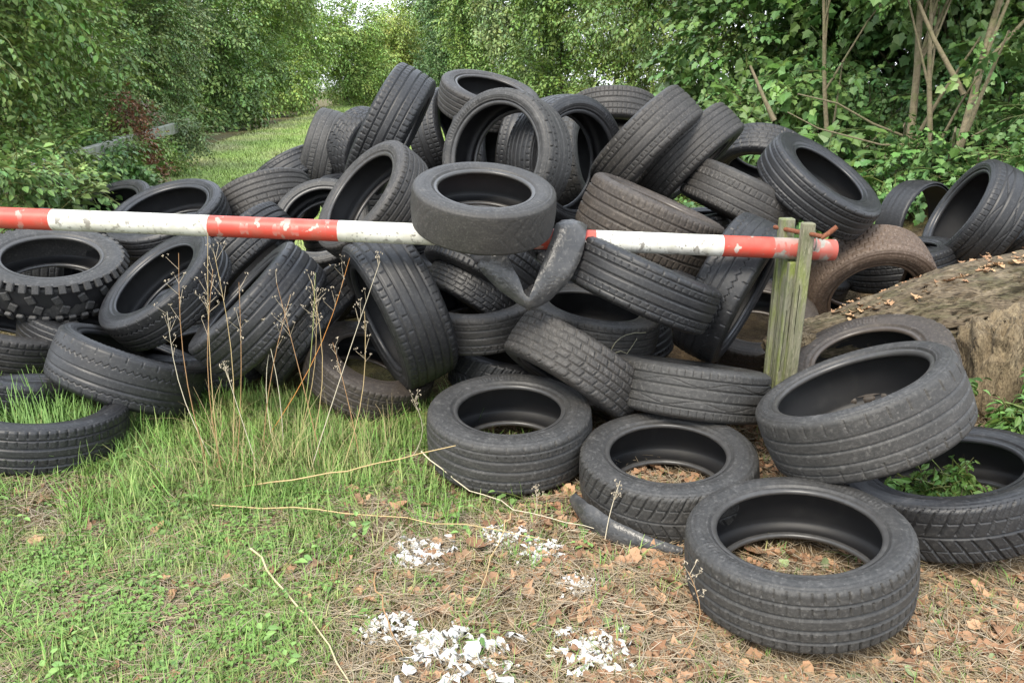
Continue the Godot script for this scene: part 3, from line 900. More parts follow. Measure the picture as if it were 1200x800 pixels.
# ------------------------------------------------------------------ log, stump, rail
func build_wood() -> void:
	var f := FastNoiseLite.new()
	f.seed = 31
	f.frequency = 1.0
	f.fractal_octaves = 4
	var o := thing("fallen_log", "thick grey-brown fallen log lying behind the big tilted tyre on the right", "log")
	var A := Vector3(1.27, 0.19, -3.36)
	var B := Vector3(3.6, 0.55, -3.78)
	var ax := (B - A).normalized()
	var s1 := ax.cross(Vector3.UP).normalized()
	var s2 := s1.cross(ax).normalized()
	var b := MB.new()
	var NL := 260
	var NC := 200
	var P := PackedVector3Array()
	for i in NL + 1:
		var t := float(i) / NL
		var c := A.lerp(B, t) + Vector3(0, 0.03 * sin(t * 5.0), 0)
		var r0 := lerpf(0.155, 0.26, ss(0.0, 0.45, t))
		for k in NC:
			var th := TAU * k / NC
			var l := t * 2.4
			var q := Vector3(cos(th), sin(th), 0) * 1.0
			var crack := absf(f.get_noise_3d(q.x * 5.0, q.y * 5.0, l * 1.6)) + 0.4 * absf(f.get_noise_3d(q.x * 9.0 + 7.0, q.y * 9.0, l * 4.0))
			var r := r0 * (1.0 + 0.13 * f.get_noise_3d(q.x * 1.2, q.y * 1.2, l * 1.4)) + 0.014 * f.get_noise_3d(q.x * 8.0, q.y * 8.0, l * 3.0) - 0.030 * (1.0 - ss(0.0, 0.16, crack)) + 0.006 * f.get_noise_3d(q.x * 26.0, q.y * 26.0, l * 18.0)
			var back := 0.0
			if i < 10: back = -0.10 * f.get_noise_2d(cos(th) * 5.0, sin(th) * 5.0) * (1.0 - i / 10.0)
			P.push_back(c + (s1 * cos(th) + s2 * sin(th)) * r + ax * back)
	for i in NL + 1:
		for k in NC:
			var du := P[i * NC + (k + 1) % NC] - P[i * NC + (k + NC - 1) % NC]
			var dv := P[mini(i + 1, NL) * NC + k] - P[maxi(i - 1, 0) * NC + k]
			var nn := du.cross(dv).normalized()
			var th := TAU * k / NC
			if nn.dot(s1 * cos(th) + s2 * sin(th)) < 0.0: nn = -nn
			b.add(P[i * NC + k], nn)
	b.rows(0, NL + 1, NC, true)
	part("bark", b.mesh(), M.log, o)
	var e := MB.new()
	var cc := e.add(A + ax * 0.03, -ax)
	for k in NC:
		e.add(P[k], -ax)
	for k in NC:
		e.tri(cc, 1 + k, 1 + (k + 1) % NC)
	part("broken_end", e.mesh(), M.rot, o)
	# rotten block in front of the log
	rock_of_wood("rotten_stump", "pale crumbling rotten stump in front of the log at the right edge", Vector3(2.13, 0.25, -3.08), Vector3(0.20, 0.25, 0.16), 51, M.rot)
	rock_of_wood("bark_slab", "upright brown slab of loose bark left of the pale rotten stump", Vector3(1.735, 0.25, -2.98), Vector3(0.055, 0.19, 0.07), 52, M.log)
	rock_of_wood("wood_chunk", "splintered wood chunk lying between the post and the log", Vector3(1.24, 0.33, -3.22), Vector3(0.12, 0.05, 0.06), 53, M.rot)
	# low rail at the left edge of the path, half overgrown
	var r := thing("guard_rail", "weathered pale grey rail on low posts, half overgrown beside the path at left", "rail")
	var RA := Vector3(-3.75, 0.70, -5.2)
	var RB := Vector3(-5.75, 0.76, -14.2)
	var n := 4
	for i in n:
		var a := RA.lerp(RB, (i + 0.01) / n)
		var q := RA.lerp(RB, (i + 0.985) / n)
		var m := MB.new()
		var bs := Basis.looking_at((q - a).normalized(), Vector3.UP)
		m.box((a + q) * 0.5, Vector3(0.07, 0.17, (q - a).length()), bs, 0.012)
		part("beam", m.mesh(), M.concrete, r)
		m = MB.new()
		var g := a.lerp(q, 0.03)
		m.box(Vector3(g.x - 0.11, 0.40, g.z), Vector3(0.13, 0.82, 0.14), bs, 0.01)
		part("post", m.mesh(), M.concrete, r)
		for k in 2:
			m = MB.new()
			var h := a.lerp(q, 0.02 + 0.05 * k)
			m.tube([h + bs * Vector3(0.03, 0.0, 0), h + bs * Vector3(0.052, 0.0, 0)], [0.014, 0.012], 8)
			part("bolt", m.mesh(), M.rust, r)
	for i in 3:
		var m := MB.new()
		m.box(Vector3(0, 0, 0), Vector3(0.5 - 0.06 * i, 0.19, 0.34), Basis(Vector3.UP, 0.25 + 0.3 * i), 0.02)
		var q := part("concrete_block", m.mesh(), M.concrete, self)
		q.position = Vector3(-3.62 - 0.12 * i, gh(-3.7, -5.1) + 0.09 + 0.192 * i, -5.15 - 0.03 * i)
		tag(q, ["lowest pale concrete block stacked at the left picture edge", "middle pale concrete block of the stack at the left picture edge", "topmost pale concrete block of the stack at the left picture edge"][i], "concrete block", "concrete blocks at the rail end")

func rock_of_wood(called: String, label: String, at: Vector3, half: Vector3, sd: int, mat: Material) -> void:
	var f := FastNoiseLite.new()
	f.seed = sd
	f.frequency = 1.0
	f.fractal_octaves = 5
	var b := MB.new()
	var NT := 60
	var NP := 44
	var P := PackedVector3Array()
	for i in NP + 1:
		var ph := PI * i / NP - PI / 2
		for k in NT:
			var th := TAU * k / NT
			var d := Vector3(cos(ph) * cos(th), sin(ph), cos(ph) * sin(th))
			var q := Vector3(signf(d.x) * pow(absf(d.x), 0.55), signf(d.y) * pow(absf(d.y), 0.5), signf(d.z) * pow(absf(d.z), 0.55))
			var w := 1.0 + 0.22 * f.get_noise_3d(q.x * 1.4, q.y * 1.0, q.z * 1.4) + 0.20 * f.get_noise_3d(q.x * 4.0, q.y * 0.9, q.z * 4.0) - 0.16 * absf(f.get_noise_3d(q.x * 9.0, q.y * 1.5, q.z * 9.0))
			P.push_back(q * half * w)
	for i in NP + 1:
		for k in NT:
			var du := P[i * NT + (k + 1) % NT] - P[i * NT + (k + NT - 1) % NT]
			var dv := P[mini(i + 1, NP) * NT + k] - P[maxi(i - 1, 0) * NT + k]
			var nn := du.cross(dv)
			nn = nn.normalized() if nn.length() > 1e-9 else Vector3.UP
			if nn.dot(P[i * NT + k]) < 0.0: nn = -nn
			b.add(P[i * NT + k], nn)
	b.rows(0, NP + 1, NT, true)
	var o := part(called, b.mesh(), mat, self)
	o.position = at
	tag(o, label, "dead wood")

# ------------------------------------------------------------------ leaves
func leaf_into(b: MB, at: Vector3, bs: Basis, len: float, wid: float, col: Color) -> void:   # an oval pointed leaf, folded along its midrib and bent down
	var up := bs.y
	var pts := [[0.0, 0.0], [0.3, 0.85], [0.62, 0.8], [1.0, 0.0]]
	for s in [-1.0, 1.0]:
		var st := b.v.size()
		var nn: Vector3 = (up - bs.x * s * 0.35).normalized()
		for q in pts:
			var y: float = -0.28 * len * q[0] * q[0]
			b.add(at + bs.z * (q[0] * len) + up * y, nn, col)
		for i in [1, 2]:
			var q = pts[i]
			b.add(at + bs.z * (q[0] * len) + bs.x * (s * q[1] * wid * 0.5) + up * (-0.28 * len * q[0] * q[0] + 0.16 * wid * q[1]), nn, col)
		b.tri(st, st + 1, st + 4)
		b.quad(st + 1, st + 2, st + 5, st + 4)
		b.tri(st + 2, st + 3, st + 5)

func maple_into(b: MB, at: Vector3, bs: Basis, len: float, col: Color) -> void:              # a five-lobed leaf
	var out := [[0.0, -0.02], [0.28, -0.05], [0.46, 0.10], [0.38, 0.27], [0.56, 0.50], [0.37, 0.55], [0.23, 0.70], [0.0, 0.95]]
	for s in [-1.0, 1.0]:
		var st := b.v.size()
		var nn: Vector3 = (bs.y - bs.x * s * 0.25).normalized()
		b.add(at + bs.z * 0.28 * len, nn, col)
		for q in out:
			b.add(at + bs.x * (s * q[0] * len) + bs.z * (q[1] * len) + bs.y * (len * (0.20 * q[0] - 0.42 * q[0] * q[0] - 0.26 * q[1] * q[1])), nn, col)
		for i in out.size() - 1:
			b.tri(st, st + 1 + i, st + 2 + i)

func spray(kind: String, count: int, len: float, size: float, sd: int) -> ArrayMesh:         # a twig with leaves along +z
	var g := RandomNumberGenerator.new()
	g.seed = sd
	var b := MB.new()
	var tip := Vector3(0, -0.12 * len, len)
	b.tube([Vector3.ZERO, Vector3(g.randf_range(-0.1, 0.1) * len, 0.02 * len, 0.5 * len), tip], [0.004, 0.003, 0.0012], 3, Color(0.9, 0.6, 0.55), false)
	for i in count:
		var t := (i + 0.6) / count
		var at := Vector3(0, -0.12 * len * t * t, len * t)
		var s := 1.0 if i % 2 == 0 else -1.0
		var yaw := s * g.randf_range(0.5, 1.5)
		var bs := Basis(Vector3.UP, yaw) * Basis(Vector3.RIGHT, g.randf_range(-0.1, 0.9)) * Basis(Vector3.BACK, g.randf_range(-0.5, 0.5))
		if i == count - 1: bs = Basis(Vector3.RIGHT, 0.4)
		var k := g.randf_range(0.75, 1.25)
		var col := Color(k * g.randf_range(0.85, 1.15), k, k * g.randf_range(0.8, 1.1))
		at += bs.z * size * 0.35
		if kind == "maple":
			maple_into(b, at, bs, size * g.randf_range(0.7, 1.15), col)
		else:
			leaf_into(b, at, bs, size * g.randf_range(0.7, 1.15), size * g.randf_range(0.5, 0.66), col)
	return b.mesh()

var SPRAYS := {}
func make_sprays() -> void:
	SPRAYS.broad = spray("oval", 10, 0.36, 0.080, 1)
	SPRAYS.small = spray("oval", 13, 0.34, 0.055, 2)
	SPRAYS.far = spray("oval", 12, 0.62, 0.13, 3)
	SPRAYS.maple = spray("maple", 8, 0.34, 0.100, 4)
	SPRAYS.ivy = spray("maple", 10, 0.30, 0.058, 5)
	SPRAYS.weed = spray("oval", 10, 0.16, 0.045, 6)
	SPRAYS.dead = spray("oval", 9, 0.30, 0.06, 7)

func woody(called: String, label: String, category: String, group: String, base: Vector3, height: float, lobes: Array, species: String, count: int, tint: Color, sd: int, lean := Vector3.ZERO, stems := 1, bark := "darkbark", scale := 1.0, thick := 0.05) -> void:
	# lobes: [offset from the base, radii]; leaves fill the lobes, denser to their outside
	var g := RandomNumberGenerator.new()
	g.seed = sd
	var o := thing(called, label, category, group, base)
	var b := MB.new()
	for s in stems:
		var foot := Vector3(g.randf_range(-0.25, 0.25), -0.1, g.randf_range(-0.2, 0.2)) * (0.0 if stems == 1 else 1.0)
		var path := []
		var rad := []
		var top := lean + Vector3(g.randf_range(-0.2, 0.2), height * 0.82, g.randf_range(-0.2, 0.2))
		for i in 9:
			var t := i / 8.0
			path.append(foot.lerp(top, t) + Vector3(sin(t * 7.0 + sd + s), 0, cos(t * 6.0 + sd * 2 + s)) * 0.02 * height * t * (1.2 - t))
			rad.append(lerpf(thick, thick * 0.3, t) / sqrt(stems))
		b.tube(path, rad, 8)
		if s == 0:
			for l in lobes:
				var c: Vector3 = l[0]
				var j: int = clampi(int(c.y / height * 7.0) - 1, 0, 7)
				var p0: Vector3 = path[j]
				var mid := p0.lerp(c, 0.5) + Vector3(0, 0.06 * height * g.randf(), 0)
				b.tube([p0, mid, c + Vector3(0, 0.1, 0), c + (c - p0).normalized() * l[1].x * 0.5], [rad[j] * 0.6, rad[j] * 0.4, rad[j] * 0.22, 0.003], 5)
	part("trunk", b.mesh(), M[bark], o)
	var xf := []
	var cols := []
	var vol := 0.0
	for l in lobes: vol += pow(l[1].x * l[1].y * l[1].z, 0.72)
	for l in lobes:
		var n := int(count * pow(l[1].x * l[1].y * l[1].z, 0.72) / vol)
		var hue := g.randf_range(0.85, 1.15)
		for i in n:
			var d := Vector3(g.randfn(), g.randfn(), g.randfn()).normalized()
			var rr := lerpf(0.45, 1.03, pow(g.randf(), 0.6))
			var lump := 1.0 + 0.22 * bumpy.get_noise_3d((d.x + sd) * 130.0, d.y * 130.0, d.z * 130.0)
			var p: Vector3 = l[0] + d * l[1] * rr * lump
			if base.y + p.y < gh(base.x + p.x, base.z + p.z) + 0.03: continue
			var dir := (d + Vector3(g.randfn() * 0.5, g.randfn() * 0.35 - 0.25, g.randfn() * 0.5)).normalized()
			if absf(dir.y) > 0.85: dir = Vector3(dir.x + 0.4, dir.y * 0.6, dir.z).normalized()
			var bs := Basis.looking_at(-dir, Vector3.UP)
			bs = bs * Basis(Vector3.BACK, g.randfn() * 0.35)
			xf.append(Transform3D(bs.scaled_local(Vector3.ONE * scale * g.randf_range(0.55, 1.35)), p - dir * 0.15 * scale))
			var k := hue * g.randf_range(0.72, 1.3)
			cols.append(Color(tint.r * k * g.randf_range(0.85, 1.2), tint.g * k, tint.b * k * g.randf_range(0.8, 1.15)))
	if species == "broad" or species == "maple":          # a third of the sprays carry smaller, paler leaves
		var xs := []
		var cs := []
		var xb := []
		var cb := []
		for i in xf.size():
			if i % 3 == 0:
				xs.append(xf[i]); cs.append(cols[i] * 1.25)
			else:
				xb.append(xf[i]); cb.append(cols[i])
		scatter("crown", SPRAYS["small" if species == "broad" else "ivy"], M.leaf, xs, cs, o).set_meta("kind", "stuff")
		xf = xb
		cols = cb
	scatter("crown", SPRAYS[species], M.leaf, xf, cols, o).set_meta("kind", "stuff")

func bush_lobes(h: float, w: float, sd: int, from := 0.15) -> Array:
	var g := RandomNumberGenerator.new()
	g.seed = sd * 17 + 3
	var out := []
	var n := 7
	for i in n:
		var y := lerpf(h * from + 0.3, h * 0.86, float(i) / (n - 1))
		var k := 1.0 - 0.45 * absf(float(i) / (n - 1) - 0.4)
		out.append([Vector3(g.randf_range(-0.5, 0.5) * w, y, g.randf_range(-0.5, 0.5) * w), Vector3(w * g.randf_range(0.55, 0.85) * k, h * g.randf_range(0.13, 0.2) + 0.2, w * g.randf_range(0.55, 0.85) * k)])
	return out

func build_hedges() -> void:
	make_sprays()
	var deep := Color(0.125, 0.215, 0.058)
	var mid := Color(0.155, 0.260, 0.060)
	var fresh := Color(0.235, 0.36, 0.085)
	var grey := Color(0.195, 0.285, 0.110)
	var leafgreen := Color(0.100, 0.195, 0.050)
	var yellow := Color(0.32, 0.42, 0.11)
	# x, z, height, half width, sprays, count, tint, scale, label
	var left := [
		[-5.35, -6.3, 4.6, 1.25, "broad", 2300, mid, 1.0, "broad-leaved shrub overhanging the rail at the left picture edge"],
		[-5.75, -8.4, 4.8, 1.3, "broad", 2600, mid, 1.0, "broad-leaved shrub with drooping branches above the grey rail"],
		[-6.15, -10.8, 5.0, 1.3, "broad", 2400, mid, 1.0, "broad-leaved shrub behind the withered brown plant"],
		[-7.5, -13.6, 5.0, 1.35, "small", 3600, grey, 1.15, "small-leaved greyish shrub beyond the rail end"],
		[-8.0, -16.4, 5.2, 1.4, "small", 3600, deep, 1.2, "small-leaved dark shrub left of the grass path"],
		[-8.7, -19.6, 5.6, 1.5, "small", 3400, grey, 1.35, "greyish rounded shrub halfway along the left hedge"],
		[-9.5, -23.6, 6.0, 1.7, "far", 2600, deep, 0.9, "dark tall shrub halfway along the left hedge"],
		[-9.9, -28.5, 6.4, 1.9, "far", 2600, mid, 0.95, "mid-green tall shrub where the path narrows, left side"],
		[-10.7, -34.5, 8.2, 2.3, "far", 3200, fresh, 1.0, "fresh green shrub far along the left hedge"],
		[-11.7, -42.0, 9.5, 2.6, "far", 3600, fresh, 1.1, "bright green tree at the far left bend of the path"],
		[-9.9, -48.5, 6.4, 2.8, "far", 3600, fresh, 1.1, "fresh green tree left of the yellow-green tree at the path end"],
		[-8.7, -56.0, 6.2, 2.9, "far", 3600, yellow, 1.2, "yellow-green tree closing the far end of the path"],
	]
	var i := 0
	for a in left:
		woody("hedge_shrub", a[8], "shrub", "shrubs along the left of the path", on(a[0], a[1]), a[2], bush_lobes(a[2], a[3], 100 + i, 0.02), a[4], a[5], a[6], 300 + i, Vector3(0.15, 0, 0), 3, "darkbark", a[7], 0.06)
		i += 1
	var far := [
		[-6.9, -62.0, 7.0, 3.1, "far", 3200, fresh, 1.25, "light green tree below the patch of sky"],
		[-4.3, -53.0, 9.0, 2.3, "far", 3200, mid, 1.15, "tall mid-green tree right of the patch of sky"],
		[-3.3, -44.0, 8.5, 2.0, "far", 2800, Color(0.125, 0.225, 0.085), 1.05, "bluish dark green tree behind the top of the heap"],
		[-1.3, -36.0, 8.0, 1.9, "far", 2800, mid, 1.0, "leafy green tree just right of the bluish dark tree"],
		[0.3, -29.0, 7.0, 1.8, "far", 2700, grey, 0.9, "pale leaved tree in the middle of the right hedge"],
		[1.5, -23.5, 6.5, 1.7, "far", 2600, mid, 0.85, "dense green shrub above the upright centre tyres"],
		[2.5, -18.5, 6.0, 1.55, "small", 3800, mid, 1.35, "shrub with glossy leaves above the slanted pair of tyres"],
		[3.2, -14.0, 5.8, 1.45, "broad", 2800, deep, 1.0, "dark broad-leaved shrub right of the slanted pair of tyres"],
	]
	for a in far:
		woody("hedge_tree", a[8], "tree", "trees along the right and end of the path", on(a[0], a[1]), a[2], bush_lobes(a[2], a[3], 100 + i, 0.02), a[4], a[5], a[6], 300 + i, Vector3(-0.1, 0, 0), 2, "darkbark", a[7], 0.07)
		i += 1
	# maples of the right bank: trunks show below a crown that starts at head height
	var maples := [
		[3.9, -10.6, 7.0, 1.9, 2900, "maple with deep shade below, behind the dark tyre arch", leafgreen],
		[4.6, -8.7, 7.0, 2.0, 2900, "maple on the right bank behind the thin trunks", leafgreen],
		[6.3, -8.2, 7.0, 2.0, 2700, "maple filling the upper right picture corner", leafgreen],
		[6.6, -11.5, 6.0, 2.0, 2000, "tall maple far behind the right bank", leafgreen],
		[8.3, -10.5, 7.0, 2.2, 2000, "maple far back at the upper right corner", leafgreen],
		[8.0, -15.0, 7.5, 2.5, 2000, "tallest maple far behind the right bank", leafgreen],
		[5.2, -14.5, 6.5, 2.0, 2000, "tall maple behind the right hedge", leafgreen],
	]
	for a in maples:
		woody("maple_tree", a[5], "tree", "maples on the right bank", on(a[0], a[1]), a[2], bush_lobes(a[2], a[3], 140 + i, 0.10), "maple", int(a[4] * 1.9), a[6], 300 + i, Vector3(-0.2, 0, 0.2), 1, "bark", 0.85, 0.035)
		i += 1
	# thin saplings with bare stems at the right
	var saps := [
		[Vector3(3.32, 0.55, -6.6), Vector3(0.0, 0, -0.3), 3.2, 0.038, "straight thin maple trunk rising behind the heap, right side"],
		[Vector3(3.29, 0.55, -5.9), Vector3(0.52, 0, -0.45), 3.2, 0.038, "thin maple trunk leaning right beside the straight one"],
		[Vector3(3.40, 0.58, -6.3), Vector3(-0.3, 0, -0.2), 2.6, 0.026, "thinnest maple stem between the two bare trunks"],
		[Vector3(2.95, 0.50, -7.2), Vector3(-0.15, 0, -0.2), 2.8, 0.026, "thin shaded stem left of the bare trunks"],
	]
	for a in saps:
		var h: float = a[2]
		var lobes := []
		for k in 5:
			lobes.append([a[1] * (h / 3.2) * (0.6 + 0.1 * k) + Vector3(rng.randf_range(-0.6, 0.6), h * (0.62 + 0.09 * k), rng.randf_range(-0.5, 0.5)), Vector3(0.5, 0.28, 0.5)])
		for k in 2:
			lobes.append([Vector3(rng.randf_range(-0.3, 0.3), h * (0.15 + 0.2 * k), 0.25), Vector3(0.16, 0.14, 0.16)])
		woody("maple_sapling", a[4], "sapling", "bare-stemmed saplings on the right bank", a[0], h, lobes, "maple", 300, leafgreen, 400 + i, a[1], 1, "bark", 0.62, a[3])
		i += 1
	# low seedlings, ivy and nettles
	var low := [
		[1.55, -6.6, 0.5, 0.5, "ivy", 195, leafgreen, "ivy patch behind the slanted pair of tyres"], [2.2, -6.9, 0.75, 0.55, "maple", 190, leafgreen, "knee-high maple seedling behind the tilted oval-holed tyre"],
		[2.75, -6.5, 0.6, 0.5, "maple", 170, leafgreen, "leafy maple seedling just above the tilted oval-holed tyre"], [2.5, -8.2, 1.2, 0.7, "maple", 260, leafgreen, "chest-high dark maple seedling left of the bare trunks"],
		[3.5, -7.6, 0.8, 0.6, "ivy", 225, leafgreen, "ivy growing behind the bare trunks"], [4.2, -6.9, 0.8, 0.6, "ivy", 240, leafgreen, "ivy patch right of the bare trunks"],
		[4.9, -6.4, 0.9, 0.6, "ivy", 240, leafgreen, "ivy patch at the right picture edge above the tyres"], [0.6, -9.0, 0.9, 0.6, "small", 420, mid, "low shrub hiding behind the top of the heap"],
		[1.3, -9.8, 1.2, 0.8, "small", 520, fresh, "light green low shrub behind the heap, right of the centre"], [1.95, -8.6, 0.9, 0.6, "broad", 260, mid, "low leafy shrub behind the domed tyre"],
		[-4.0, -6.1, 0.85, 0.5, "broad", 240, mid, "nettle clump in front of the grey rail at left"], [-4.35, -7.3, 0.9, 0.5, "broad", 260, mid, "nettle clump behind the ivy-covered tyre"],
		[-4.3, -8.6, 0.75, 0.5, "ivy", 225, leafgreen, "ivy creeping over the grey rail"], [-4.75, -9.6, 0.8, 0.55, "broad", 250, mid, "leafy clump left of the withered plant"],
		[-5.2, -11.6, 0.7, 0.5, "small", 360, fresh, "leafy clump right of the withered plant"], [-5.5, -13.0, 0.9, 0.5, "small", 400, grey, "greyish low shrub at the rail end by the path"],
		[-3.55, -5.7, 0.45, 0.4, "ivy", 180, leafgreen, "ivy growing over the leftmost rear tyre"], [-4.5, -5.4, 1.1, 0.5, "broad", 220, mid, "broad-leaved weeds at the far left behind the blocks"],
		[-3.35, -6.4, 0.4, 0.4, "weed", 320, mid, "low weeds between the rear left tyres and the rail"],
		[-3.05, -5.0, 0.95, 0.4, "broad", 340, deep, "ivy clump hanging over the rear tyres at far left"], [-3.35, -4.55, 0.42, 0.3, "broad", 110, fresh, "leafy weeds right of the concrete blocks"],
		[2.9, -6.05, 0.55, 0.5, "ivy", 240, leafgreen, "dark ivy behind the cut-open tyre"], [3.35, -5.5, 0.4, 0.4, "ivy", 195, leafgreen, "dark ivy at the foot of the leaning trunk"], [3.95, -5.6, 0.5, 0.5, "ivy", 240, leafgreen, "dark ivy above the low-profile tyre at right"], [4.45, -5.2, 0.5, 0.5, "ivy", 225, leafgreen, "ivy at the right edge behind the low-profile tyre"],
		[2.3, -5.5, 0.35, 0.4, "ivy", 195, leafgreen, "ivy between the oval-holed tyre and the cut-open tyre"],
	]
	for a in low:
		var lobes := []
		for k in 5:
			lobes.append([Vector3(rng.randf_range(-0.5, 0.5) * a[3], a[2] * (0.2 + 0.15 * k), rng.randf_range(-0.5, 0.5) * a[3]), Vector3(a[3] * 0.6, a[2] * 0.22, a[3] * 0.6)])
		woody("low_plant", a[7], "plant", "low plants along the path edges", on(a[0], a[1]), a[2], lobes, a[4], a[5], a[6], 500 + i, Vector3.ZERO, 4, "darkbark", 0.85, 0.018)
		i += 1
	var wl := []
	for k in 5:
		wl.append([Vector3(rng.randf_range(-0.2, 0.2), 0.25 + 0.2 * k, rng.randf_range(-0.15, 0.15)), Vector3(0.26, 0.2, 0.22)])
	woody("withered_plant", "withered red-brown plant standing by the rail left of the path", "plant", "", on(-4.95, -10.3), 1.25, wl, "dead", 230, Color(0.20, 0.095, 0.045), 777, Vector3.ZERO, 4, "darkbark", 0.85, 0.02)
	# bare crooked branches among the maples
	var br := [
		[[Vector3(2.07, 1.15, -6.3), Vector3(1.98, 1.32, -6.33), Vector3(1.87, 1.56, -6.4)], 0.022, "short pale dead branch stub behind the dark tyre arch"],
		[[Vector3(3.22, 1.02, -6.55), Vector3(2.9, 1.12, -6.4), Vector3(2.55, 1.28, -6.3), Vector3(2.2, 1.35, -6.2)], 0.012, "long thin twig reaching left from the straight trunk"],
		[[Vector3(3.45, 0.98, -6.3), Vector3(2.9, 0.97, -6.2), Vector3(2.35, 1.1, -6.1), Vector3(2.1, 1.22, -6.1)], 0.009, "lower thin twig crossing before the straight trunk"],
		[[Vector3(3.42, 1.35, -6.1), Vector3(3.2, 1.75, -6.25), Vector3(3.0, 2.2, -6.4)], 0.022, "dark branch slanting left from the leaning trunk"],
		[[Vector3(3.45, 1.05, -5.95), Vector3(4.0, 1.35, -5.9), Vector3(4.5, 1.62, -5.9)], 0.008, "thin twig reaching right from the leaning trunk"],
	]
	for a in br:
		var b := MB.new()
		var rad := []
		for k in a[0].size(): rad.append(lerpf(a[1], a[1] * 0.45, float(k) / (a[0].size() - 1)))
		b.tube(a[0], rad, 7)
		tag(part("bare_branch", b.mesh(), M.bark, self), a[2], "branch", "bare branches on the right bank")

# ------------------------------------------------------------------ grass, straw, fallen leaves
func tuft(blades: int, h: float, spread: float, sd: int, dry := 0.0) -> ArrayMesh:
	var g := RandomNumberGenerator.new()
	g.seed = sd
	var b := MB.new()
	for i in blades:
		var a := g.randf() * TAU
		var out := Vector3(cos(a), 0, sin(a))
		var side := Vector3(-sin(a), 0, cos(a))
		var hh := h * g.randf_range(0.55, 1.2)
		var bend := g.randf_range(0.15, 1.25)
		var w := g.randf_range(0.0014, 0.0028) * (minf(h / 0.08, 1.3) if h < 0.2 else 0.8)
		var root := Vector3(g.randfn() * spread, 0, g.randfn() * spread)
		var k := g.randf_range(0.8, 1.2)
		var col := Color(k, k, k).lerp(Color(2.2, 1.35, 1.5) * k, 1.0 if g.randf() < dry else 0.0)
		var st := b.v.size()
		var nn := (Vector3.UP * 0.7 - out * 0.5).normalized()
		for q in 4:
			var t := q / 3.0
			var p := root + Vector3.UP * hh * (t - 0.35 * bend * t * t) + out * hh * bend * t * t * 0.8
			var ww := w * (1.0 - 0.85 * t)
			b.add(p - side * ww, nn, col)
			b.add(p + side * ww, nn, col)
		for q in 3:
			b.quad(st + q * 2, st + q * 2 + 1, st + q * 2 + 3, st + q * 2 + 2)
	return b.mesh()

func clover_mesh(sd: int) -> ArrayMesh:
	var g := RandomNumberGenerator.new()
	g.seed = sd
	var b := MB.new()
	for i in 5:
		var at := Vector3(g.randfn() * 0.018, g.randf_range(0.012, 0.035), g.randfn() * 0.018)
		var a0 := g.randf() * TAU
		var k := g.randf_range(0.8, 1.2)
		for q in 3:
			var a := a0 + TAU * q / 3.0
			var bs := Basis(Vector3.UP, a) * Basis(Vector3.RIGHT, g.randf_range(-0.1, 0.3))
			leaf_into(b, at, bs, 0.0085, 0.0085, Color(k, k, k))
	return b.mesh()

func dead_leaf(sd: int) -> ArrayMesh:                  # a curled, torn dry leaf
	var g := RandomNumberGenerator.new()
	g.seed = sd
	var b := MB.new()
	var N := 7
	var K := 5
	var cu := g.randf_range(12.0, 40.0)
	var cl := g.randf_range(-14.0, 14.0)
	var P := []
	for i in N + 1:
		var t := float(i) / N
		var w := 0.019 * pow(sin(PI * clampf(t * 0.92 + 0.05, 0, 1)), 0.8) * (1.0 + 0.25 * sin(t * 17.0 + sd))
		for k in K:
			var s := (k / (K - 1.0)) * 2.0 - 1.0
			var x := w * s * g.randf_range(0.85, 1.1)
			var z := (t - 0.5) * 0.055
			P.append(Vector3(x, cu * x * x + cl * z * z + absf(cl) * 0.0004 + g.randf_range(0, 0.0018), z))
	for i in N + 1:
		for k in K:
			var du: Vector3 = P[i * K + mini(k + 1, K - 1)] - P[i * K + maxi(k - 1, 0)]
			var dv: Vector3 = P[mini(i + 1, N) * K + k] - P[maxi(i - 1, 0) * K + k]
			var nn := dv.cross(du).normalized()
			if nn.y < 0.0: nn = -nn
			b.add(P[i * K + k], nn, Color.WHITE * g.randf_range(0.85, 1.1))
	b.rows(0, N + 1, K)
	return b.mesh()

func straw_mesh(sd: int) -> ArrayMesh:
	var g := RandomNumberGenerator.new()
	g.seed = sd
	var b := MB.new()
	for s in 3:
		var path := []
		var rad := []
		var a := g.randf() * TAU
		var dir := Vector3(cos(a), 0, sin(a))
		var per := Vector3(-dir.z, 0, dir.x)
		var L := g.randf_range(0.08, 0.22)
		var at := Vector3(g.randfn() * 0.03, 0, g.randfn() * 0.03)
		var cv := g.randf_range(-0.5, 0.5)
		for k in 5:
			var t := k / 4.0 - 0.5
			path.append(at + dir * t * L + per * cv * L * t * t + Vector3(0, 0.006 + 0.010 * g.randf() + 0.02 * absf(t) * g.randf(), 0))
			rad.append(0.0010 if k < 4 else 0.0004)
		b.tube(path, rad, 3, Color.WHITE * g.randf_range(0.8, 1.2), false)
	return b.mesh()

func in_tyre(x: float, z: float) -> bool:              # under the rubber of a tyre that lies on the ground, or deep under the heap
	if z < -3.35 and z > -5.8 and x > -2.7 and x < 1.7: return true
	for t in TYRES:
		if t[3] > 0.30 or absf(t[6]) < 0.85: continue
		var d := Vector2(x - t[2], z - t[4]).length()
		if d < t[8] * 0.47 and d > t[8] * 0.5 * t[10] * 1.0: return true
	return false

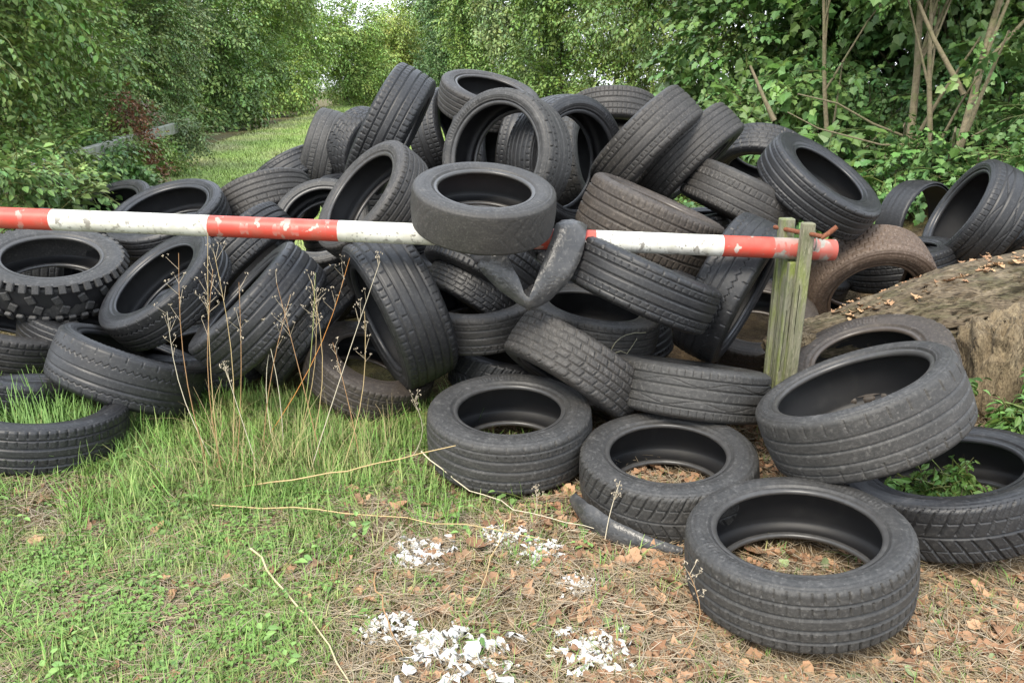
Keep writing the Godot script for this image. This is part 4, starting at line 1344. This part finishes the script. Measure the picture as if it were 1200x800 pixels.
func build_cover() -> void:
	var g := RandomNumberGenerator.new()
	g.seed = 99
	# short green grass, three kinds of tufts
	var tufts := [tuft(9, 0.055, 0.012, 1, 0.15), tuft(8, 0.085, 0.016, 2, 0.35), tuft(9, 0.15, 0.018, 3, 0.45)]
	var xf := [[], [], []]
	var cl := [[], [], []]
	for i in 60000:
		var z := -g.randf_range(0.9, 3.4)
		var x := g.randf_range(-1.0, 1.0) * (0.6 + 0.85 * absf(z))
		var gr := green_share(x, z)
		if g.randf() > gr * gr * 0.85 + 0.07 or in_tyre(x, z): continue
		var tall := ss(-2.15, -2.75, z + 0.25 * patchy.get_noise_2d(x * 3.0, z * 3.0)) * ss(0.1, -0.4, x)
		var k := 0
		if g.randf() < 0.25 + 0.5 * tall: k = 1
		if g.randf() < tall * 0.30: k = 2
		var s := g.randf_range(0.5, 1.1)
		xf[k].append(Transform3D((Basis(Vector3.UP, g.randf() * TAU) * Basis(Vector3.RIGHT, g.randfn() * 0.22)).scaled(Vector3(s, s * g.randf_range(0.7, 1.1), s)), on(x, z, -0.003)))
		var q := g.randf_range(0.75, 1.3)
		var c := Color(0.135, 0.265, 0.045).lerp(Color(0.34, 0.32, 0.13), clampf(g.randfn() * 0.3 + 0.16 + 0.5 * patchy.get_noise_2d(x * 5.0, z * 5.0 + 20.0), 0, 1))
		cl[k].append(Color(c.r * q, c.g * q, c.b * q))
	for k in 3:
		tag(scatter("grass", tufts[k], M.grass, xf[k], cl[k], self), ["short green grass growing on the ground before the heap", "mid-length green grass growing on the ground before the heap", "long grass growing among the dry stalks and left tyres"][k], "grass", "", "stuff")
	# the grass path behind
	var px := []
	var pc := []
	var blade := tuft(12, 0.12, 0.05, 9, 0.12)
	for i in 52000:
		var d := 5.0 + 45.0 * pow(g.randf(), 1.9)
		var x := lerpf(left_edge(d) - 0.4, right_edge(d) + 0.4, g.randf())
		if d < 6.2 and x > -2.6 and x < 1.9: continue
		var s := (0.55 + 0.045 * d) * g.randf_range(0.6, 1.2)
		px.append(Transform3D(Basis(Vector3.UP, g.randf() * TAU).scaled(Vector3(s * 1.4, s * 0.55, s * 1.4)), on(x, -d, -0.005)))
		var q := g.randf_range(0.8, 1.25)
		var dryness := clampf(patchy.get_noise_2d(x * 0.5, d * 0.5) * 1.2 + 0.15 + 0.5 * ss(0.9, 0.0, x - left_edge(d)), 0, 1)
		var c := Color(0.32, 0.47, 0.10).lerp(Color(0.56, 0.53, 0.28), dryness * 0.75)
		pc.append(Color(c.r * q, c.g * q, c.b * q))
	tag(scatter("path_grass", blade, M.grass, px, pc, self), "mown grass of the path between the hedges behind the heap", "grass", "", "stuff")
	# clover and small weeds at the lower left
	var cx := []
	var cc := []
	for i in 16000:
		var z := -g.randf_range(1.2, 2.9)
		var x := g.randf_range(-2.0, 0.1)
		var m := patchy.get_noise_2d(x * 2.0 + 9.0, z * 2.0) + 0.35 - 0.9 * maxf(0.0, -2.0 - z) - 1.6 * maxf(0.0, x + 0.6)
		if m < 0.14 or g.randf() > m * 0.62 or in_tyre(x, z): continue
		var s := g.randf_range(0.7, 1.3)
		cx.append(Transform3D(Basis(Vector3.UP, g.randf() * TAU).scaled(Vector3.ONE * s), on(x, z)))
		var q := g.randf_range(0.75, 1.3)
		cc.append(Color(0.125 * q, 0.225 * q, 0.045 * q))
	tag(scatter("clover", clover_mesh(4), M.grass, cx, cc, self), "small bright clover covering the ground at the lower left", "clover", "", "stuff")
	var rx := []
	var rc := []
	for i in 420:
		var z := -g.randf_range(1.3, 3.0)
		var x := g.randf_range(-2.2, 0.5)
		if g.randf() > green_share(x, z) + 0.1 or in_tyre(x, z): continue
		rx.append(Transform3D((Basis(Vector3.UP, g.randf() * TAU) * Basis(Vector3.RIGHT, -0.25 + g.randfn() * 0.2)).scaled(Vector3.ONE * g.randf_range(0.35, 0.75)), on(x, z, 0.012)))
		var q := g.randf_range(0.8, 1.3)
		rc.append(Color(0.15 * q, 0.255 * q, 0.065 * q))
	tag(scatter("ground_weeds", SPRAYS.weed, M.grass, rx, rc, self), "small creeping leafy weeds scattered in the grass before the heap", "weeds", "", "stuff")
	# straw everywhere in the middle
	for k in 2:
		var sx := []
		var sc := []
		for i in 8200:
			var z := -g.randf_range(0.9, 4.3)
			var x := g.randf_range(-1.0, 1.0) * (0.6 + 0.85 * absf(z))
			if g.randf() > 0.98 - 0.35 * green_share(x, z) or in_tyre(x, z): continue
			sx.append(Transform3D(Basis(Vector3.UP, g.randf() * TAU) * Basis(Vector3.RIGHT, g.randfn() * 0.06), on(x, z, g.randf_range(-0.004, 0.012))))
			var q := g.randf_range(0.6, 1.25)
			var c := Color(0.38, 0.28, 0.155).lerp(Color(0.47, 0.40, 0.30), g.randf())
			sc.append(Color(c.r * q, c.g * q, c.b * q))
		tag(scatter("straw", straw_mesh(5 + k), M.dry, sx, sc, self), ["pale dry straw strewn on the ground before the tyres", "brownish dry grass stems strewn on the ground before the tyres"][k], "straw", "", "stuff")
	# fallen leaves, mostly right
	for k in 4:
		var lx := []
		var lc := []
		for i in 6500:
			var z := -g.randf_range(1.0, 3.6)
			var x := g.randf_range(-1.0, 1.0) * (0.6 + 0.85 * absf(z))
			var clump := patchy.get_noise_2d(x * 2.2 + 70.0, z * 2.2)
			var want := ss(-0.6, 0.75, x + clump * 0.9) * 0.75 + 0.09
			if x > 0.0 and z < -2.3: want = maxf(want, 0.65)
			if g.randf() > want or in_tyre(x, z): continue
			var s := g.randf_range(0.34, 0.92)
			if g.randf() < 0.04: s *= 1.6
			lx.append(Transform3D((Basis(Vector3.UP, g.randf() * TAU) * Basis(Vector3.RIGHT, g.randfn() * 0.28) * Basis(Vector3.BACK, g.randfn() * 0.28)).scaled(Vector3.ONE * s), on(x, z, 0.006 + 0.010 * g.randf())))
			var q := g.randf_range(0.6, 1.25)
			var c := Color(0.24, 0.120, 0.062).lerp(Color(0.41, 0.255, 0.145), g.randf())
			if g.randf() < 0.04: c = Color(0.24, 0.30, 0.14)
			lc.append(Color(c.r * q, c.g * q, c.b * q))
		tag(scatter("fallen_leaves", dead_leaf(30 + k), M.dry, lx, lc, self), ["curled brown fallen leaves on the ground around the right tyres", "broad tan fallen leaves strewn on the ground", "rolled reddish fallen leaves strewn on the ground", "flat brown fallen leaves strewn on the ground"][k], "fallen leaves", "", "stuff")

func build_small() -> void:
	var g := RandomNumberGenerator.new()
	g.seed = 1234
	# standing dry stalks: foot x, z, height, lean x, lean z, colour
	var rust := Color(0.36, 0.21, 0.10)
	var tan_ := Color(0.48, 0.36, 0.18)
	var pale := Color(0.55, 0.49, 0.36)
	var olive := Color(0.30, 0.33, 0.11)
	var st := [
		[-1.15, -2.62, 0.86, -0.05, -0.10, rust, "leftmost of the upright rusty dry stalks before the leaning left tyre"], [-1.13, -2.66, 0.92, 0.02, -0.12, tan_, "tall tan dry stalk in the upright bunch before the left tyres"], [-1.11, -2.63, 0.80, 0.03, -0.08, rust, "rusty dry stalk in the middle of the upright bunch"],
		[-1.10, -2.70, 0.84, -0.02, -0.14, tan_, "second tan stalk of the upright bunch before the left tyres"], [-1.07, -2.66, 0.74, 0.06, -0.10, rust, "rightmost rusty stalk of the upright bunch"], [-1.17, -2.72, 0.62, -0.14, -0.08, pale, "short pale stalk leaning left beside the upright bunch"],
		[-1.05, -2.90, 0.78, 0.40, -0.12, Color(0.55, 0.24, 0.06), "orange-brown stalk slanting far to the right behind the grass"], [-0.98, -2.86, 0.60, 0.05, -0.1, pale, "pale branching stalk right of the upright bunch"], [-0.93, -2.82, 0.56, -0.06, -0.1, pale, "pale seed stalk before the right-leaning tyre"],
		[-0.90, -2.92, 0.58, 0.10, -0.1, tan_, "tan seed stalk in front of the blocky-tread tyre"], [-0.86, -2.72, 0.76, 0.12, -0.1, olive, "olive green stalk in the middle of the long grass"], [-0.82, -2.80, 0.70, 0.03, -0.14, tan_, "straight tan stalk left of the standing front tyre"],
		[-0.78, -2.62, 0.82, 0.30, -0.12, pale, "pale stalk slanting right across the brownish tyre"], [-0.74, -2.70, 0.72, -0.15, -0.12, rust, "thin rusty stalk leaning left before the standing front tyre"], [-0.66, -2.60, 0.64, 0.12, -0.1, tan_, "tan stalk in front of the standing front tyre"],
		[-0.58, -2.66, 0.50, -0.10, -0.1, rust, "short rusty stalk at the foot of the standing front tyre"], [-0.95, -2.60, 0.48, -0.10, -0.02, pale, "short pale stalk low in the long grass"], [-1.0, -2.76, 0.66, 0.14, -0.12, rust, "rusty stalk crossing the right-leaning tyre"],
		[-0.42, -2.72, 0.30, 0.05, 0.05, pale, "small pale stalk left of the thick-walled flat tyre"], [0.06, -2.33, 0.13, 0.02, 0.03, pale, "tiny pale stalk before the thick-walled flat tyre"], [0.30, -2.16, 0.22, 0.05, -0.05, pale, "small pale stalk left of the torn rubber strip"], [0.42, -1.62, 0.26, 0.03, -0.05, rust, "single thin rusty stalk before the nearest grey tyre"],
	]
	for a in st:
		var o := thing("dry_stalk", a[6], "dry stalk", "dry stalks standing before the heap", on(a[0], a[1], -0.01))
		var b := MB.new()
		var path := []
		var rad := []
		var bow := g.randf_range(-0.05, 0.05)
		for i in 8:
			var t := i / 7.0
			path.append(Vector3(a[3] * t + bow * sin(PI * t), a[2] * t, a[4] * t))
			rad.append(lerpf(0.0020, 0.0009, t))
		b.tube(path, rad, 5, Color(a[5].r, a[5].g, a[5].b))
		part("stem", b.mesh(), M.dry, o)
		var hd := MB.new()
		for k in 7:
			var t := g.randf_range(0.68, 1.0)
			var p := Vector3(a[3] * t + bow * sin(PI * t), a[2] * t, a[4] * t)
			var d: Vector3 = Vector3(g.randfn(), 1.3 + g.randf(), g.randfn()).normalized() * g.randf_range(0.02, 0.06) * (0.4 + a[2])
			hd.tube([p, p + d * 0.6, p + d], [0.0009, 0.0007, 0.0006], 3, Color(0.50, 0.42, 0.30), false)
			for q in 3:
				var e: Vector3 = p + d + Vector3(g.randfn(), g.randf() * 1.5, g.randfn()) * 0.006
				hd.tube([e, e + Vector3(g.randfn(), 1.5, g.randfn()) * 0.003, e + Vector3(g.randfn(), 3, g.randfn()) * 0.0025], [0.0005, 0.0020, 0.0005], 4, Color(0.46, 0.39, 0.29), false)
		part("seed_head", hd.mesh(), M.dry, o)
	# long stems that have fallen over
	var fs := [
		[[Vector3(-1.0, 0.03, -2.48), Vector3(-0.70, 0.10, -2.44), Vector3(-0.42, 0.20, -2.36), Vector3(-0.185, 0.30, -2.29)], 0.0032, tan_, "long pale bent stem slanting up to the thick-walled flat tyre"],
		[[Vector3(-0.82, 0.035, -2.10), Vector3(-0.68, 0.03, -1.92), Vector3(-0.52, 0.03, -1.72), Vector3(-0.38, 0.025, -1.50)], 0.0036, Color(0.52, 0.45, 0.27), "thick straw-coloured stem lying at the lower left centre"],
		[[Vector3(-1.05, 0.04, -2.35), Vector3(-0.6, 0.06, -2.28), Vector3(-0.2, 0.05, -2.22), Vector3(0.12, 0.04, -2.14)], 0.0026, tan_, "thin tan stem lying across the middle of the grass"],
		[[Vector3(-0.35, 0.12, -2.60), Vector3(-0.15, 0.05, -2.45), Vector3(0.10, 0.03, -2.28), Vector3(0.30, 0.03, -2.20)], 0.0026, pale, "thin pale stem lying left of the rubber strip"],
		[[Vector3(0.0, 0.04, -2.3), Vector3(-0.06, 0.05, -2.05), Vector3(-0.10, 0.04, -1.82)], 0.0024, tan_, "thin stem lying between the white paper scraps"],
		[[Vector3(-0.42, 0.03, -1.98), Vector3(-0.36, 0.035, -1.80), Vector3(-0.28, 0.03, -1.62)], 0.0028, rust, "brown stem lying left of the largest paper scrap"],
	]
	for a in fs:
		var b := MB.new()
		var rad := []
		var path := []
		var c := Curve3D.new()
		for p in a[0]: c.add_point(p + Vector3(0, gh(p.x, p.z), 0))
		for k in 13:
			path.append(c.sample_baked(c.get_baked_length() * k / 12.0) + Vector3(g.randfn(), g.randfn() * 0.5, g.randfn()) * 0.004)
			rad.append(lerpf(a[1], a[1] * 0.5, k / 12.0))
		b.tube(path, rad, 5, a[2])
		tag(part("fallen_stalk", b.mesh(), M.dry, self), a[3], "dry stem", "dry stems lying on the ground")
	# white paper scraps
	var ps := [[-0.285, -2.10, 0.075, "torn white paper scrap left of the two small ones below the flat tyre"], [-0.028, -2.19, 0.06, "small white paper scrap nearest to the thick-walled flat tyre"], [0.082, -2.105, 0.062, "small striped-looking white paper scrap beside the dry twigs"], [0.19, -1.93, 0.045, "smallest white paper scrap at the right of the group"], [-0.34, -1.745, 0.06, "small white paper scrap left of the largest one"], [-0.13, -1.63, 0.145, "largest torn white paper heap at the bottom edge"], [0.205, -1.655, 0.095, "torn white paper scrap right of the largest one"], [-1.344, -2.655, 0.05, "crumpled greyish paper ball before the lowest left tyre"]]
	var i := 0
	for p in ps:
		paper(p, 600 + i)
		i += 1
	# green weeds in the right tyre, by the stump, and grass in the left one
	var wd := [[1.50, -2.33, 0.10, 0.13, 90, "green weed growing in the hole of the right flat tyre"], [1.98, -2.72, 0.16, 0.16, 130, "green weeds growing at the foot of the pale stump"], [2.2, -2.82, 0.18, 0.16, 130, "green weeds at the right picture edge below the stump"], [1.80, -2.86, 0.20, 0.07, 40, "small weed climbing the left of the pale stump"], [-1.80, -2.85, 0.06, 0.12, 40, "low weeds inside the lowest left tyre"]]
	for a in wd:
		var lobes := []
		for k in 4:
			lobes.append([Vector3(g.randf_range(-0.5, 0.5) * a[3], a[2] * (0.3 + 0.3 * k), g.randf_range(-0.5, 0.5) * a[3]), Vector3(a[3] * 0.7, a[2] * 0.4, a[3] * 0.7)])
		woody("weed", a[5], "weed", "green weeds near the tyres", on(a[0], a[1]), a[2] * 1.6, lobes, "weed", a[4], Color(0.10, 0.20, 0.045), 800 + i, Vector3.ZERO, 4, "darkbark", 0.8, 0.005)
		i += 1
	var gx := []
	var gc := []
	for k in 160:
		var a := g.randf() * TAU
		var r := 0.2 * sqrt(g.randf())
		gx.append(Transform3D(Basis(Vector3.UP, g.randf() * TAU).scaled(Vector3.ONE * g.randf_range(0.8, 1.6)), on(-1.86 + r * cos(a), -2.78 + r * sin(a))))
		gc.append(Color(0.13, 0.24, 0.05))
	tag(scatter("tyre_grass", tuft(9, 0.14, 0.016, 3, 0.3), M.grass, gx, gc, self), "long grass growing up inside the lowest left tyre", "grass", "", "stuff")
	var dx := []
	var dc := []
	for k in 80:
		var x := g.randf_range(-1.3, -0.45)
		var z := -g.randf_range(2.45, 3.0)
		dx.append(Transform3D((Basis(Vector3.UP, g.randf() * TAU) * Basis(Vector3.RIGHT, g.randfn() * 0.35)).scaled(Vector3.ONE * g.randf_range(0.6, 1.25)), on(x, z)))
		dc.append(Color(0.36, 0.27, 0.14).lerp(Color(0.34, 0.32, 0.14), g.randf()) * g.randf_range(0.7, 1.2))
	tag(scatter("tall_dry_grass", tuft(5, 0.30, 0.04, 12, 0.0), M.dry, dx, dc, self), "thin tall dry grass among the stalks before the left tyres", "dry grass", "", "stuff")
	var ox := []
	var oc := []
	for k in 260:
		var t := g.randf_range(0.1, 0.8)
		var p := Vector3(1.27, 0.19, -3.36).lerp(Vector3(3.6, 0.55, -3.78), t) + Vector3(0, lerpf(0.155, 0.26, ss(0.0, 0.45, t)) * 1.06, g.randfn() * 0.06)
		ox.append(Transform3D((Basis(Vector3.UP, g.randf() * TAU) * Basis(Vector3.RIGHT, g.randfn() * 0.4)).scaled(Vector3.ONE * g.randf_range(0.5, 1.1)), p))
		oc.append(Color(0.30, 0.16, 0.085).lerp(Color(0.46, 0.31, 0.17), g.randf()))
	tag(scatter("log_leaves", dead_leaf(33), M.dry, ox, oc, self), "reddish fallen leaves lying on top of the log", "fallen leaves", "", "stuff")
	var tw := []
	var tc := []
	for k in 120:
		tw.append(Transform3D((Basis(Vector3.UP, g.randf() * TAU) * Basis(Vector3.RIGHT, g.randfn() * 0.35)).scaled(Vector3.ONE * g.randf_range(1.5, 3.0)), Vector3(-3.45 + g.randfn() * 0.16, gh(-3.4, -5.0) + 0.35 + g.randfn() * 0.13, -4.85 + g.randfn() * 0.12)))
		tc.append(Color(0.42, 0.33, 0.20) * g.randf_range(0.7, 1.2))
	tag(scatter("dry_twigs", straw_mesh(9), M.dry, tw, tc, self), "tangle of dry grass hanging over the concrete blocks at left", "dry grass", "", "stuff")

func paper(p: Array, sd: int) -> void:
	var f := FastNoiseLite.new()
	f.seed = sd
	f.frequency = 1.0
	f.fractal_octaves = 3
	var s: float = p[2] * (1.4 if p[2] < 0.08 else 1.12)
	var N := 36
	var b := MB.new()
	var keep := []
	for j in N + 1:
		for i in N + 1:
			var u := (float(i) / N - 0.5) * 2.0
			var v := (float(j) / N - 0.5) * 2.0
			var q := Vector2(u, v) * s
			q += Vector2(f.get_noise_2d(u * 3.0, v * 3.0), f.get_noise_2d(u * 3.0 + 9.0, v * 3.0)) * s * 0.25
			var h := 0.014 + s * 0.22 * absf(f.get_noise_2d(u * 2.2, v * 2.2 + 5.0)) + s * 0.16 * f.get_noise_2d(u * 8.0, v * 8.0)
			var at := on(p[0] + q.x, p[1] + q.y * 0.8, h)
			b.add(at, Vector3.UP)
			keep.append(f.get_noise_2d(u * 2.0 + 20.0, v * 2.0) * 1.4 + f.get_noise_2d(u * 9.0, v * 9.0 + 30.0) * 1.0 + 0.62 - Vector2(u, v).length() * 0.85 + 0.12)
	for j in N + 1:
		for i in N + 1:
			var k := j * (N + 1) + i
			var du := b.v[j * (N + 1) + mini(i + 1, N)] - b.v[j * (N + 1) + maxi(i - 1, 0)]
			var dv := b.v[mini(j + 1, N) * (N + 1) + i] - b.v[maxi(j - 1, 0) * (N + 1) + i]
			var nn := dv.cross(du).normalized()
			b.n[k] = nn if nn.y > 0.0 else -nn
	for j in N:
		for i in N:
			var k := j * (N + 1) + i
			if keep[k] > 0.0 and keep[k + 1] > 0.0 and keep[k + N + 2] > 0.0: b.tri(k, k + 1, k + N + 2)
			if keep[k] > 0.0 and keep[k + N + 1] > 0.0 and keep[k + N + 2] > 0.0: b.tri(k, k + N + 2, k + N + 1)
	tag(part("paper_scrap", b.mesh(), M.paper, self), p[3], "paper", "white paper scraps on the ground")

func build_all() -> void:
	build_ground()
	build_hedges()
	build_tyres()
	build_barrier()
	build_post()
	build_wood()
	build_rubber_scraps()
	build_cover()
	build_small()


func _ready() -> void:
	rng.seed = 20240
	bumpy.seed = 3
	bumpy.frequency = 0.02
	bumpy.fractal_octaves = 4
	patchy.seed = 8
	patchy.frequency = 0.9
	# camera
	var cam := Camera3D.new()
	cam.position = Vector3(0, 1.42, 0)
	cam.rotation_degrees = Vector3(-18.5, 0, 0)
	cam.fov = 47.925
	cam.near = 0.05
	cam.far = 400.0
	add_child(cam)
	cam.current = true
	# sky, sun, exposure: a bright overcast day
	var env := Environment.new()
	env.background_mode = Environment.BG_SKY
	var sky := Sky.new()
	var sm := ProceduralSkyMaterial.new()
	sm.sky_top_color = Color(0.80, 0.84, 0.90)
	sm.sky_horizon_color = Color(0.90, 0.92, 0.94)
	sm.sky_curve = 0.2
	sm.ground_bottom_color = Color(0.25, 0.25, 0.2)
	sm.ground_horizon_color = Color(0.5, 0.52, 0.48)
	sm.sun_angle_max = 1.0
	sky.sky_material = sm
	env.sky = sky
	env.background_energy_multiplier = 1.0
	env.tonemap_mode = Environment.TONE_MAPPER_LINEAR
	env.tonemap_exposure = 3.1
	env.sdfgi_enabled = true
	env.ssao_enabled = true
	env.ssil_enabled = true
	var we := WorldEnvironment.new()
	we.environment = env
	add_child(we)
	var sun := DirectionalLight3D.new()
	sun.light_energy = 0.5
	sun.light_angular_distance = 25.0
	sun.light_color = Color(1.0, 0.97, 0.92)
	sun.shadow_enabled = true
	sun.rotation_degrees = Vector3(-52, -30, 0)
	add_child(sun)
	make_materials()
	build_all()
